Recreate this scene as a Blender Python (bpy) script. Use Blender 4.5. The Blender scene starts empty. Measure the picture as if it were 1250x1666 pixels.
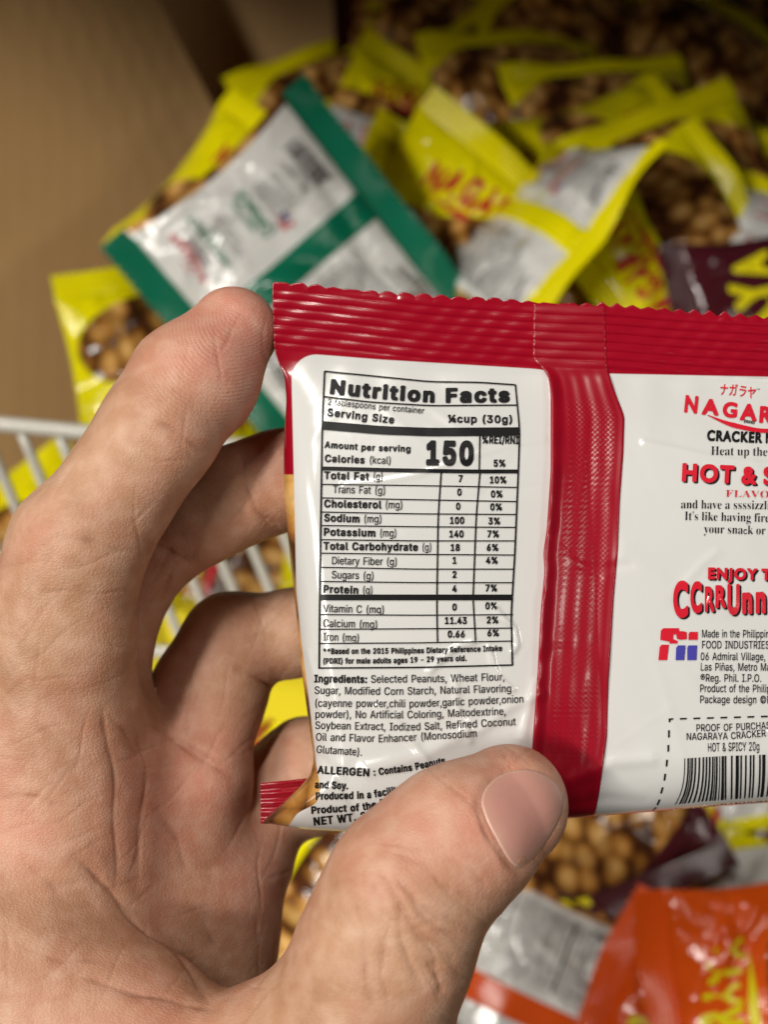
import bpy, math, random
import numpy as np
from mathutils import Vector, Matrix
from mathutils.geometry import tessellate_polygon

# ------------------------------------------------------------------ camera
SC = bpy.context.scene
F = 2170.0                      # focal length in photo pixels (photo 1250 x 1666)
PITCH = math.radians(60)
CAM = np.array([0.0, 0.0, 1.25])
AX = np.array([[1, 0, 0], [0, math.sin(PITCH), math.cos(PITCH)], [0, -math.cos(PITCH), math.sin(PITCH)]])
cd = bpy.data.cameras.new('camera')
co = bpy.data.objects.new('camera', cd)
SC.collection.objects.link(co)
co.location = CAM
co.rotation_euler = (math.pi / 2 - PITCH, 0, 0)
cd.sensor_fit = 'VERTICAL'
cd.sensor_height = 24
cd.lens = 24 * F / 1666
cd.clip_start = .01
cd.clip_end = 50
cd.dof.use_dof = True
cd.dof.focus_distance = .192
cd.dof.aperture_fstop = cd.lens / 2.9
SC.camera = co

# ------------------------------------------------------------------ light
W = bpy.data.worlds.new('World')
SC.world = W
W.use_nodes = True
bg = W.node_tree.nodes['Background']
bg.inputs[0].default_value = (1.0, .93, .82, 1)
bg.inputs[1].default_value = .012


def ceiling_lamp(loc, target, sx, sy, power, col=(1, .95, .86)):
    l = bpy.data.lights.new('fluorescent_lamp', 'AREA')
    l.shape = 'RECTANGLE'
    l.size, l.size_y = sx, sy
    l.energy = power
    l.color = col
    o = bpy.data.objects.new('fluorescent_lamp', l)
    SC.collection.objects.link(o)
    o.location = loc
    d = Vector(target) - Vector(loc)
    o.rotation_euler = d.to_track_quat('-Z', 'Y').to_euler()
    return o


ceiling_lamp((-1.35, -.85, 2.75), (0, .2, .95), 1.1, .16, 46)
ceiling_lamp((1.55, -.9, 2.8), (0, .2, .95), 1.1, .16, 11)
ceiling_lamp((-1.8, -1.0, 2.8), (0, .2, .95), .16, 1.1, 14)
ceiling_lamp((-.40, .32, 2.85), (0, .1, 1.05), 1.1, .09, 24)

SC.view_settings.view_transform = 'Standard'
SC.view_settings.look = 'None'
SC.view_settings.exposure = -0.2
SC.view_settings.gamma = 1
SC.render.engine = 'CYCLES'
SC.cycles.use_denoising = True
SC.cycles.max_bounces = 6
SC.cycles.caustics_reflective = False
SC.cycles.caustics_refractive = False


# ------------------------------------------------------------------ helpers
def cam2w(P):
    return CAM + .01 * (np.asarray(P, float) @ AX)


def ray(px, py, d):
    px, py, d = np.broadcast_arrays(np.asarray(px, float), np.asarray(py, float), np.asarray(d, float))
    return np.stack([(px - 625) / F * d, -(py - 833) / F * d, -d], -1)


def at(px, py, d):
    return cam2w(ray(px, py, d))


def mesh(name, V, faces, mats, attrs=None, smooth=True, fmat=None):
    me = bpy.data.meshes.new(name)
    V = np.asarray(V, float)
    if isinstance(faces, np.ndarray):
        n = faces.shape[1]
        me.vertices.add(len(V))
        me.vertices.foreach_set('co', V.ravel())
        me.loops.add(faces.size)
        me.loops.foreach_set('vertex_index', faces.ravel().astype(np.int32))
        me.polygons.add(len(faces))
        me.polygons.foreach_set('loop_start', np.arange(0, faces.size, n, dtype=np.int32))
        me.update(calc_edges=True)
        me.validate()
    else:
        me.from_pydata(V.tolist(), [], faces)
    for m in (mats if isinstance(mats, (list, tuple)) else [mats]):
        me.materials.append(m)
    me.polygons.foreach_set('use_smooth', [smooth] * len(me.polygons))
    if fmat is not None:
        me.polygons.foreach_set('material_index', fmat)
    for k, a in (attrs or {}).items():
        a = np.asarray(a, float)
        t = 'FLOAT' if a.ndim == 1 else 'FLOAT_VECTOR'
        at_ = me.attributes.new(k, t, 'POINT')
        at_.data.foreach_set('value' if a.ndim == 1 else 'vector', a.ravel())
    me.update()
    return me


def link(name, data, parent=None, loc=None):
    o = bpy.data.objects.new(name, data)
    SC.collection.objects.link(o)
    if parent is not None:
        o.parent = parent
    if loc is not None:
        o.location = loc
    return o


def tag(o, label=None, cat=None, group=None, kind=None):
    for k, v in (('label', label), ('category', cat), ('group', group), ('kind', kind)):
        if v:
            o[k] = v
    return o


def children(o):
    return [c for c in bpy.data.objects if c.parent == o]


def copy_tree(o, parent=None):
    c = o.copy()
    SC.collection.objects.link(c)
    if parent is not None:
        c.parent = parent
    for ch in children(o):
        copy_tree(ch, c)
    return c


def grid_faces(nr, nc, off=0):
    i = np.arange(nr * nc).reshape(nr, nc) + off
    return np.stack([i[:-1, :-1].ravel(), i[1:, :-1].ravel(), i[1:, 1:].ravel(), i[:-1, 1:].ravel()], 1)


def smooth_curve(pts, sig=7, lo=None, hi=None):
    p = np.array(sorted(pts), float)
    lo = p[0, 0] if lo is None else lo
    hi = p[-1, 0] if hi is None else hi
    x = np.arange(lo, hi + 1)
    y = np.interp(x, p[:, 0], p[:, 1])
    if sig:
        n = int(sig * 3)
        k = np.exp(-.5 * (np.arange(-n, n + 1) / sig) ** 2)
        k /= k.sum()
        yp = np.concatenate([2 * y[0] - y[n:0:-1], y, 2 * y[-1] - y[-2:-n - 2:-1]])
        y = np.convolve(yp, k, 'valid')
    return lambda q: np.interp(q, x, y)


def sstep(a, b, x):
    t = np.clip((x - a) / (b - a), 0, 1)
    return t * t * (3 - 2 * t)


def tube(path, r, n=12, caps=True):
    P = np.asarray(path, float)
    T = np.gradient(P, axis=0)
    T /= np.linalg.norm(T, axis=1)[:, None]
    up = np.array([.31, .17, .93])
    A = np.cross(T, up)
    A /= np.linalg.norm(A, axis=1)[:, None]
    B = np.cross(T, A)
    th = np.linspace(0, 2 * math.pi, n, endpoint=False)
    V = (P[:, None] + r * (np.cos(th)[None, :, None] * A[:, None] + np.sin(th)[None, :, None] * B[:, None])).reshape(-1, 3)
    f = []
    for i in range(len(P) - 1):
        for j in range(n):
            f.append((i * n + j, i * n + (j + 1) % n, (i + 1) * n + (j + 1) % n, (i + 1) * n + j))
    if caps:
        f.append(tuple(range(n))[::-1])
        f.append(tuple(range((len(P) - 1) * n, len(P) * n)))
    return V, f


# ------------------------------------------------------------------ materials
def new_mat(name):
    m = bpy.data.materials.new(name)
    m.use_nodes = True
    return m, m.node_tree, m.node_tree.nodes['Principled BSDF']


def nd(t, kind, **kw):
    n = t.nodes.new(kind)
    for k, v in kw.items():
        if k.startswith('i_'):
            key = k[2:]
            key = int(key) if key.isdigit() else key.replace('_', ' ')
            n.inputs[key].default_value = v
        else:
            setattr(n, k, v)
    return n


def ramp(t, src, stops, interp='LINEAR'):
    r = t.nodes.new('ShaderNodeValToRGB')
    r.color_ramp.interpolation = interp
    e = r.color_ramp.elements
    while len(e) < len(stops):
        e.new(.5)
    for k, (p, c) in enumerate(stops):
        e[k].position = p
        e[k].color = (*c, 1) if len(c) == 3 else c
    t.links.new(src, r.inputs[0])
    return r.outputs[0]


def math_n(t, op, a, b=None, c=None, clamp=False):
    n = t.nodes.new('ShaderNodeMath')
    n.operation = op
    n.use_clamp = clamp
    for k, v in enumerate((a, b, c)):
        if v is None:
            continue
        if isinstance(v, (int, float)):
            n.inputs[k].default_value = v
        else:
            t.links.new(v, n.inputs[k])
    return n.outputs[0]


def mix_c(t, f, a, b):
    n = t.nodes.new('ShaderNodeMix')
    n.data_type = 'RGBA'
    for v, key in ((f, 0), (a, 6), (b, 7)):
        if isinstance(v, (int, float)):
            n.inputs[key].default_value = v
        elif isinstance(v, tuple):
            n.inputs[key].default_value = (*v, 1)
        else:
            t.links.new(v, n.inputs[key])
    return n.outputs[2]


def attr(t, name):
    n = t.nodes.new('ShaderNodeAttribute')
    n.attribute_name = name
    return n


def step_attr(t, name, w):
    a = attr(t, name)
    return math_n(t, 'ADD', math_n(t, 'DIVIDE', a.outputs['Fac'], 2 * w), .5, clamp=True)


def bump(t, height, strength, dist, normal=None):
    b = t.nodes.new('ShaderNodeBump')
    b.inputs['Strength'].default_value = strength
    b.inputs['Distance'].default_value = dist
    t.links.new(height, b.inputs['Height'])
    if normal is not None:
        t.links.new(normal, b.inputs['Normal'])
    return b.outputs[0]


def peanut_picture(t, vec, scale):
    """printed photo of coated peanuts: oval nuts, dark gaps"""
    mp = nd(t, 'ShaderNodeMapping')
    mp.inputs['Scale'].default_value = (scale * 1.15, scale * .8, scale)
    t.links.new(vec, mp.inputs[0])
    v = nd(t, 'ShaderNodeTexVoronoi', feature='F1')
    v.inputs['Scale'].default_value = 1
    v.inputs['Randomness'].default_value = .8
    t.links.new(mp.outputs[0], v.inputs[0])
    base = ramp(t, v.outputs['Distance'], [(0, (.78, .50, .20)), (.3, (.66, .36, .10)), (.5, (.36, .15, .03)), (.66, (.07, .022, .008))])
    nz = nd(t, 'ShaderNodeTexNoise', i_Scale=5.0, i_Detail=4.0)
    t.links.new(mp.outputs[0], nz.inputs[0])
    hs = nd(t, 'ShaderNodeHueSaturation')
    hs.inputs['Hue'].default_value = .5
    t.links.new(base, hs.inputs['Color'])
    sep = nd(t, 'ShaderNodeSeparateColor')
    t.links.new(v.outputs['Color'], sep.inputs[0])
    t.links.new(math_n(t, 'MULTIPLY_ADD', sep.outputs[0], .5, math_n(t, 'MULTIPLY_ADD', nz.outputs[0], .7, .35)), hs.inputs['Value'])
    return hs.outputs[0]


def film_mat(name, colour, pscale, wstep=.6, rough=.2, wr_scale=60, wr=.25, white=(.78, .78, .77), sheen=.4):
    """glossy printed snack film: printed areas come from the 'white' and 'pic' distances stored on the mesh"""
    m, t, p = new_mat(name)
    pu = attr(t, 'pu')
    pic = peanut_picture(t, pu.outputs['Vector'], pscale)
    c = mix_c(t, step_attr(t, 'pic', wstep), colour, pic)
    c = mix_c(t, step_attr(t, 'white', wstep), c, white)
    t.links.new(c, p.inputs['Base Color'])
    tc = nd(t, 'ShaderNodeTexCoord')
    n1 = nd(t, 'ShaderNodeTexNoise', i_Scale=wr_scale, i_Detail=3.0, i_Roughness=.55)
    n1.inputs['Distortion'].default_value = .6
    t.links.new(tc.outputs['Object'], n1.inputs[0])
    p.inputs['Normal'].default_value = (0, 0, 0)
    t.links.new(bump(t, n1.outputs[0], wr, .004), p.inputs['Normal'])
    p.inputs['Roughness'].default_value = rough
    p.inputs['Specular IOR Level'].default_value = .5
    p.inputs['Coat Weight'].default_value = sheen
    p.inputs['Coat Roughness'].default_value = .08
    return m


def plain(name, col, rough=.3, coat=0.0, spec=.5, noise=None):
    m, t, p = new_mat(name)
    if noise:
        sc, amt = noise
        tc = nd(t, 'ShaderNodeTexCoord')
        n = nd(t, 'ShaderNodeTexNoise', i_Scale=sc, i_Detail=5.0)
        t.links.new(tc.outputs['Object'], n.inputs[0])
        lo = tuple(c * (1 - amt) for c in col)
        hi = tuple(min(1, c * (1 + amt)) for c in col)
        t.links.new(ramp(t, n.outputs[0], [(.3, lo), (.7, hi)]), p.inputs['Base Color'])
    else:
        p.inputs['Base Color'].default_value = (*col, 1)
    p.inputs['Roughness'].default_value = rough
    p.inputs['Coat Weight'].default_value = coat
    p.inputs['Coat Roughness'].default_value = .08
    p.inputs['Specular IOR Level'].default_value = spec
    return m


RED = (.275, .002, .013)
COL = {'yellow': (.90, .81, .002), 'green': (.003, .17, .095), 'maroon': (.070, .010, .016), 'orange': (.82, .10, .008)}
INK = plain('black_ink', (.010, .010, .011), .35, 0, .12)
INK_GREY = plain('grey_ink', (.10, .10, .11), .3, .2)
INK_RED = plain('red_ink', (.55, .012, .028), .25, .3)
INK_BLUE = plain('blue_ink', (.055, .05, .32), .25, .3)
INK_YEL = plain('yellow_ink', (.85, .74, .01), .25, .3)
INK_GREEN = plain('green_ink', (.003, .20, .10), .25, .3)

# ------------------------------------------------------------------ glyphs
# letter outlines as plain numbers: style code, character code, advance, loop count, then each loop as count and steps (1/400 em)
OUTLINES = [114,38,182,3,40,58,-2,19,-2,20,2,20,7,14,9,15,-16,28,1,2,2,-27,34,12,26,4,28,-5,2,-20,0,-2,-2,-2,-17,-5,-14,-39,46,-1,3,20,16,12,12,6,12,2,14,-3,17,-8,
13,-13,10,-16,5,-22,0,-18,-6,-14,-13,-8,-18,0,-14,3,-14,19,-32,-21,-17,-12,-14,-5,-14,0,-20,4,-15,10,-14,13,-10,9,71,20,-11,4,-11,7,-6,10,-3,11,6,18,23,
20,45,-55,-20,-12,11,71,128,-13,21,-1,18,5,8,7,5,8,3,12,-1,12,-10,1,-17,-11,-15,-17,-13,114,40,112,1,19,68,-38,5,-2,20,0,3,2,-26,66,-6,29,-2,25,2,29,6,
31,10,35,15,37,-2,3,-22,0,-7,-9,-18,-49,-11,-54,0,-37,4,-31,11,-38,114,41,112,1,16,13,-38,5,-2,20,0,3,2,22,49,11,48,1,40,-7,43,-14,46,-16,29,-24,0,25,-75,
6,-31,2,-29,-2,-25,-6,-29,114,44,78,1,7,14,-47,5,-2,14,0,3,2,20,76,-29,1,-2,-3,114,46,78,1,9,29,-1,14,-2,13,10,2,9,-2,9,-10,10,-14,0,-12,-10,-1,-15,114,
48,184,2,24,72,-2,16,-2,18,1,14,5,12,7,11,12,8,14,11,37,1,52,-10,40,-9,17,-11,11,-13,9,-17,6,-29,-1,-14,-5,-12,-9,-17,-23,-11,-37,-2,-48,10,-43,9,-17,9,
-12,14,-9,17,80,23,-17,12,-11,20,-6,29,0,37,5,26,10,20,13,11,20,4,12,-3,8,-5,13,-19,8,-31,0,-40,-6,-32,-12,-19,-17,-11,114,50,184,1,33,24,1,2,-3,129,0,
2,3,0,20,-2,3,-86,0,-4,2,65,69,13,19,8,15,3,23,-5,20,-11,17,-17,12,-26,7,-29,-4,-21,-12,-15,-20,-5,-17,1,-12,26,1,3,17,7,11,13,8,14,2,17,-3,11,-7,8,-11,
1,-15,-3,-14,-11,-18,-87,-93,114,54,184,2,21,72,-2,28,-2,23,8,20,16,12,24,2,17,-2,20,-5,14,-10,14,-11,9,-14,6,-17,3,-20,0,51,74,0,4,-30,-1,-56,-83,-17,
-37,-2,-29,8,-26,17,-20,16,78,23,-15,9,-8,12,-3,17,2,17,6,13,12,9,14,4,17,-1,15,-9,8,-13,3,-14,-1,-18,-8,-14,-11,-10,-14,-4,114,65,194,2,13,5,1,5,-3,23,
0,3,2,20,55,80,0,20,-54,3,-3,25,0,3,3,-77,204,-28,0,-3,-2,5,67,81,-2,3,31,92,31,-92,-3,-3,114,67,207,1,46,86,-2,37,-1,31,11,23,22,8,14,5,17,-2,5,-25,-1,
-9,-18,-10,-12,-16,-9,-20,-3,-17,2,-17,7,-13,12,-11,17,-7,34,3,34,11,26,20,18,23,7,25,-2,14,-6,10,-8,8,-12,6,-14,25,0,2,3,-7,23,-14,20,-21,14,-23,8,-17,
2,-20,-2,-17,-5,-16,-9,-13,-11,-11,-14,-13,-35,-3,-23,0,-22,4,-23,7,-17,10,-18,14,-14,15,-10,114,68,203,2,16,22,1,3,-3,63,0,28,3,31,14,23,23,9,20,5,20,
1,46,-5,20,-9,20,-10,14,-14,11,-17,9,-25,6,-82,0,13,53,24,-2,2,1,152,44,1,26,-6,11,-7,10,-11,12,-26,3,-37,-8,-31,-14,-20,-19,-12,-24,-4,114,69,170,1,18,
22,1,3,-3,123,0,4,3,-2,23,-97,0,-2,2,1,63,90,1,2,2,-2,24,-89,0,-2,2,1,60,96,1,3,2,-1,23,-127,0,114,70,167,1,14,22,1,3,-3,23,0,3,3,1,85,84,1,4,2,-1,24,-86,
0,-2,2,1,63,96,1,0,26,-125,-1,114,71,211,1,50,86,-2,34,-2,17,4,17,8,14,10,10,11,8,15,5,17,2,20,-2,23,-77,0,-3,-3,0,-20,3,-3,49,0,1,-3,-6,-23,-15,-19,-23,
-9,-29,1,-23,12,-17,23,-7,29,2,40,11,26,20,18,20,7,26,-1,14,-6,11,-9,15,-26,25,0,3,3,-8,23,-15,20,-20,14,-23,8,-20,2,-17,-2,-17,-5,-16,-9,-13,-11,-11,-14,
-14,-35,-2,-45,4,-23,8,-20,13,-19,14,-13,14,-8,114,72,209,1,19,22,1,3,-3,23,0,3,3,0,88,5,2,97,0,2,-2,0,-88,4,-3,23,0,2,3,0,203,-29,0,0,-83,-2,-4,-101,1,
-1,86,-28,0,114,73,123,1,16,11,1,2,-3,92,0,4,3,0,23,-34,2,0,152,32,1,2,5,-2,21,-96,-1,0,-23,2,-2,33,-1,0,-152,-34,-2,114,75,189,1,17,22,1,3,-3,25,1,2,67,
27,29,69,-96,28,-1,5,3,-82,114,80,86,2,3,-2,1,-34,0,-92,-101,-2,5,0,95,-28,0,114,76,160,1,9,22,1,3,-3,117,0,4,3,-1,23,-92,0,-2,2,-1,179,-27,-1,114,77,254,
1,19,22,1,3,-3,23,0,2,3,0,161,62,-161,4,-3,20,0,3,3,60,158,1,-158,2,-2,26,0,0,206,-39,-1,-61,-164,-3,-2,-63,166,-39,0,114,78,212,1,14,22,1,3,-3,23,0,4,
3,-2,163,103,-165,32,-1,2,3,0,203,-29,0,0,-155,-2,-5,-100,160,-33,0,114,79,216,2,30,86,-2,19,-2,20,1,18,6,14,7,13,11,11,14,9,17,6,20,2,46,-4,20,-7,20,-11,
17,-14,14,-17,11,-20,6,-20,2,-17,-2,-17,-5,-15,-9,-14,-11,-11,-14,-13,-35,-3,-23,0,-22,4,-23,7,-17,10,-18,14,-14,15,-10,18,97,24,-14,4,-12,6,-17,20,-9,
27,-1,34,7,29,14,20,23,14,26,2,26,-9,18,-19,10,-26,2,-37,-7,-29,-16,-22,-10,-7,-14,-6,114,80,180,2,16,22,1,3,-3,23,0,3,3,1,71,50,1,20,3,20,11,14,17,8,25,
-1,29,-11,23,-19,16,-14,5,-17,3,-79,-1,11,53,99,-2,2,1,77,53,0,11,-3,12,-9,7,-14,1,-17,-3,-14,-8,-12,-20,-10,114,82,182,2,22,22,1,3,-3,23,0,3,3,0,74,2,
2,43,1,43,-77,3,-3,28,0,3,3,-44,80,26,23,7,14,3,17,-1,20,-6,17,-10,14,-12,10,-14,6,-17,3,-82,-1,12,53,104,-2,2,0,69,2,4,55,-1,11,-4,10,-8,6,-11,1,-17,-3,
-14,-8,-12,-20,-8,114,83,181,1,50,66,-3,36,-2,28,8,23,17,11,23,1,14,-2,14,-6,12,-10,11,-22,13,-60,20,-11,7,-5,9,-1,14,7,12,12,9,18,4,20,-2,14,-6,9,-8,8,
-16,26,1,-4,18,-11,17,-17,13,-20,7,-34,1,-26,-8,-20,-17,-10,-22,1,-26,5,-11,10,-11,26,-14,57,-18,11,-8,6,-9,0,-14,-9,-15,-14,-9,-17,-3,-20,1,-17,6,-11,
11,-6,16,-26,0,-2,-2,4,-20,11,-17,16,-12,114,84,182,1,11,75,1,4,-3,23,0,2,3,0,177,64,2,0,24,-157,0,0,-23,2,-2,62,-1,114,85,209,1,31,81,-3,29,-2,29,6,23,
15,16,21,5,15,1,17,0,131,-2,5,-23,0,-4,-2,0,-131,-3,-20,-7,-13,-12,-9,-14,-6,-14,-2,-15,1,-14,5,-12,9,-8,12,-5,20,0,134,-3,2,-23,0,-2,-2,-1,-134,3,-20,
7,-17,13,-16,17,-12,114,86,194,1,10,80,1,4,-3,26,0,3,2,73,201,-2,4,-28,-1,-60,-175,-61,175,-30,0,114,87,277,1,19,60,1,4,-3,26,0,4,3,42,158,3,-1,41,-157,
4,-3,29,1,56,205,-29,0,-41,-163,-3,-2,-43,165,-32,0,-42,-165,-3,1,-41,164,-30,0,114,89,191,1,13,80,1,4,-3,23,1,2,2,0,83,73,117,0,4,-31,-1,-55,-93,-3,1,
-55,92,-33,0,74,-120,114,97,158,2,30,46,-3,18,-2,17,2,15,7,11,11,3,-16,26,1,-1,117,-11,21,-20,13,-28,4,-29,-5,-20,-13,-12,-20,3,-3,23,-5,6,9,10,8,10,4,
14,1,18,-6,9,-13,0,-12,-4,-5,-63,-12,-17,-8,-9,-12,-4,-20,3,-20,13,-16,10,64,20,-14,3,-9,9,-3,11,4,11,17,9,49,9,0,-23,-7,-15,-15,-11,114,98,172,2,26,75,
-3,18,-2,20,4,17,9,12,12,9,17,5,20,2,23,-4,23,-6,17,-9,15,-14,11,-15,7,-20,2,-17,-2,-14,-9,-12,-13,0,72,-2,2,-23,0,-3,-5,1,-200,2,-2,23,0,2,22,12,-14,16,
73,23,-12,9,-10,17,-4,23,2,25,8,18,10,10,15,5,17,-1,15,-9,11,-17,5,-23,-3,-25,-7,-18,-13,-12,-17,-5,114,99,161,1,32,64,-3,27,-1,26,7,18,14,12,23,-24,8,
-17,-21,-12,-5,-14,-2,-20,7,-14,19,-6,23,2,23,7,20,14,13,17,5,17,-2,14,-9,9,-15,26,7,-6,14,-9,12,-14,10,-17,7,-29,1,-25,-10,-20,-19,-12,-29,-1,-34,7,-28,
17,-23,12,-9,114,100,172,2,26,61,-3,19,-2,17,3,14,9,12,14,1,-21,2,-2,24,2,-1,205,-23,0,-3,-2,-2,-68,-12,11,-12,7,-14,2,-17,-1,-15,-4,-14,-10,-10,-11,-8,
-14,-5,-18,-2,-20,6,-37,6,-14,10,-13,13,-10,16,69,22,-15,10,-10,17,-4,23,2,23,7,17,11,12,14,6,17,-1,17,-9,10,-14,5,-23,-2,-26,-7,-18,-11,-13,-17,-6,114,
101,164,2,27,65,-3,26,-2,26,7,18,13,12,20,-1,3,-23,6,-9,-12,-8,-7,-15,-5,-14,1,-20,8,-13,17,-3,20,105,0,4,3,-2,31,-10,26,-18,18,-23,10,-28,0,-26,-10,-19,
-21,-10,-26,-1,-34,9,-31,18,-23,10,43,90,-2,2,1,8,10,17,14,10,14,3,17,-2,12,-8,8,-11,5,-17,114,102,104,1,28,31,1,4,-3,20,0,3,3,0,125,2,3,30,0,3,3,0,20,
-33,1,-2,2,1,17,2,9,7,5,24,0,6,20,0,3,-3,2,-26,2,-20,-6,-10,-9,-6,-12,-2,-31,-30,-3,0,-20,2,-3,26,0,2,-3,114,103,173,2,36,61,-60,28,-2,25,5,20,12,12,17,
5,26,0,151,-2,4,-25,-1,-1,-21,-12,13,-14,9,-17,2,-20,-2,-23,-13,-10,-11,-8,-14,-6,-26,1,-31,7,-23,16,-20,23,-12,26,-2,20,6,17,16,-1,-37,-6,-11,-10,-8,-17,
-4,-20,1,-15,7,-14,14,-20,-11,-1,-2,3,-6,12,-13,16,74,26,-15,6,-12,14,-6,20,0,23,6,20,10,13,14,7,18,1,16,-7,12,-14,6,-20,-1,-26,-5,-17,-11,-14,-15,-6,114,
104,167,1,28,19,1,3,-3,23,0,2,3,2,103,5,11,8,8,11,6,12,1,11,-2,9,-4,7,-9,3,-9,2,-105,5,-3,20,0,2,3,0,100,-6,28,-9,12,-10,8,-26,6,-26,-5,-10,-6,-10,-11,
0,68,-2,4,-25,-1,114,105,69,2,6,19,1,4,-3,20,0,4,3,-1,152,-27,-1,8,24,178,13,-2,12,8,3,14,-9,11,-14,2,-12,-9,-2,-13,114,107,155,1,16,19,1,3,-3,23,0,2,3,
0,54,15,13,54,-69,31,-1,3,3,-67,85,63,66,-33,1,-66,-67,0,115,-2,4,-25,-1,114,108,78,1,13,40,0,22,-2,11,2,1,3,-5,20,-16,0,-5,8,-1,172,-2,2,-23,0,-3,-2,1,
-175,5,-17,114,109,246,1,42,19,1,3,-3,23,0,2,3,1,105,11,18,11,5,12,2,17,-7,9,-15,0,-108,2,-3,23,0,3,3,1,108,10,15,9,5,11,2,12,-2,8,-5,8,-12,2,-111,2,-3,
23,0,2,3,0,105,-2,16,-6,13,-15,14,-22,7,-17,-1,-15,-6,-11,-8,-9,-12,-12,17,-17,9,-16,1,-13,-4,-13,-8,-9,-11,-2,20,-25,-1,114,110,166,1,26,19,1,3,-3,23,
0,2,3,2,103,5,11,8,8,11,6,12,1,11,-2,9,-4,7,-9,3,-9,2,-105,5,-3,20,0,2,3,0,108,-8,23,-13,14,-21,9,-23,-1,-19,-8,-13,-13,-2,20,-25,-1,114,111,169,2,17,64,
-3,30,-1,26,9,19,18,12,26,3,37,-8,30,-17,23,-26,14,-32,2,-24,-9,-21,-20,-11,-26,-2,-37,7,-28,17,-23,12,-9,16,83,20,-17,4,-14,11,-9,17,-3,23,3,22,8,18,15,
12,17,3,17,-3,14,-12,9,-18,3,-22,-3,-23,-9,-17,-14,-12,114,112,172,2,23,19,-56,3,-3,23,0,2,3,0,75,12,-13,11,-7,15,-4,17,1,14,4,14,8,10,10,9,14,8,32,-3,
40,-13,28,-22,18,-20,5,-23,-1,-17,-10,-12,-13,-2,22,-25,-1,16,82,21,-15,5,-13,15,-6,20,-1,25,5,20,10,15,14,8,17,1,17,-6,12,-13,7,-22,0,-23,-6,-22,-10,-15,
-14,-7,114,114,106,1,16,19,1,3,-3,23,0,2,3,2,105,7,12,11,8,32,3,0,23,-2,3,-15,0,-15,-3,-11,-7,-9,-10,-2,18,-25,-1,114,115,149,1,46,52,-3,26,-2,25,6,20,
13,10,18,-1,23,-11,17,-18,10,-45,12,-9,6,-3,6,-1,9,4,7,9,6,11,3,23,-3,8,-8,6,-10,24,5,-1,8,-9,14,-11,10,-14,6,-26,2,-23,-5,-18,-13,-10,-17,1,-23,11,-17,
19,-11,45,-12,7,-4,4,-7,0,-9,-5,-8,-9,-6,-13,-3,-15,1,-11,4,-8,7,-6,12,-23,-5,-2,-2,2,-8,8,-15,12,-10,114,116,94,1,24,51,-1,24,-2,10,2,2,3,-5,20,-24,2,
-5,6,-1,9,0,89,31,2,0,20,-3,3,-25,0,-3,3,0,32,-3,2,-23,0,-3,-37,-20,0,-2,-3,0,-20,23,-2,1,-100,8,-18,114,117,167,1,25,56,-1,17,-3,17,3,15,7,11,12,3,-20,
23,0,2,3,-1,152,-25,0,-3,-106,-5,-11,-8,-8,-20,-6,-12,1,-10,4,-7,8,-4,9,-2,106,-2,3,-24,0,-2,-97,3,-20,11,-23,10,-9,114,118,158,1,10,63,1,5,-3,23,0,2,3,
57,151,-29,0,-42,-119,-3,3,-41,116,-29,0,114,119,229,1,16,53,1,2,-3,26,2,32,113,32,-112,5,-3,23,1,46,153,-28,0,-33,-115,-31,116,-27,-1,-30,-110,-3,-3,-31,
113,-28,0,114,120,154,1,15,7,1,2,-2,29,0,37,58,40,-59,28,1,0,4,-51,75,50,74,-30,1,-34,-55,-3,1,-35,54,-30,-1,50,-74,114,121,158,1,23,20,-57,16,-3,17,3,
14,8,9,12,73,185,1,3,-2,2,-26,0,-2,-2,-41,-117,-3,1,-40,116,-3,2,-25,0,-3,-2,58,-151,-7,-20,-5,-9,-9,-5,-17,1,-2,-1,-5,-20,114,122,155,1,15,15,1,2,-3,117,
0,3,3,0,20,-3,3,-77,0,-3,2,80,106,0,20,-116,0,0,-23,2,-1,78,-2,-82,-105,114,169,257,3,32,105,-2,21,-3,23,2,20,7,17,9,16,13,14,17,9,17,7,20,2,20,-2,23,-7,
20,-9,17,-14,18,-16,13,-17,9,-20,6,-23,2,-20,-2,-20,-6,-17,-9,-17,-14,-14,-17,-9,-17,-6,-20,-2,-23,2,-20,6,-20,9,-17,14,-16,17,-14,17,-9,16,115,23,-29,
11,-23,21,-13,28,-1,32,10,28,21,23,29,13,31,1,29,-10,23,-21,13,-29,1,-31,-11,-29,-20,-22,-29,-14,32,112,43,23,-2,20,6,16,13,11,20,1,10,-26,0,-11,-17,-9,
-4,-11,-1,-17,6,-13,15,-2,14,3,14,9,11,13,7,13,1,11,-3,9,-7,8,-13,26,2,-4,14,-10,14,-12,10,-14,7,-26,2,-21,-7,-19,-16,-10,-21,-2,-23,8,-23,16,-19,114,174,
188,4,19,73,48,32,-1,29,10,23,20,14,29,3,16,-1,17,-11,29,-20,23,-28,14,-32,2,-17,-4,-14,-6,-23,-21,-14,-28,-2,-17,1,-17,10,-29,22,-24,16,77,70,-20,10,-16,
19,-7,20,2,23,10,20,19,17,20,6,23,-2,20,-10,15,-16,8,-23,-2,-23,-10,-20,-19,-16,-20,-6,16,63,91,2,-2,17,1,1,21,2,2,9,0,14,-23,20,-1,-12,28,7,11,3,11,-2,
12,-7,9,-15,5,-37,0,-2,-3,8,85,129,-2,2,0,17,14,2,5,-3,3,-8,-3,-7,-5,-3,114,241,166,2,26,19,1,3,-3,23,0,2,3,2,103,5,11,8,8,11,6,12,1,11,-2,9,-4,7,-9,3,
-9,2,-105,5,-3,20,0,2,3,0,108,-8,23,-13,14,-21,9,-23,-1,-19,-8,-13,-13,-2,20,-25,-1,14,41,178,18,-1,4,9,4,2,26,-10,14,0,12,11,4,17,-18,2,-3,-8,-6,-2,-23,
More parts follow.
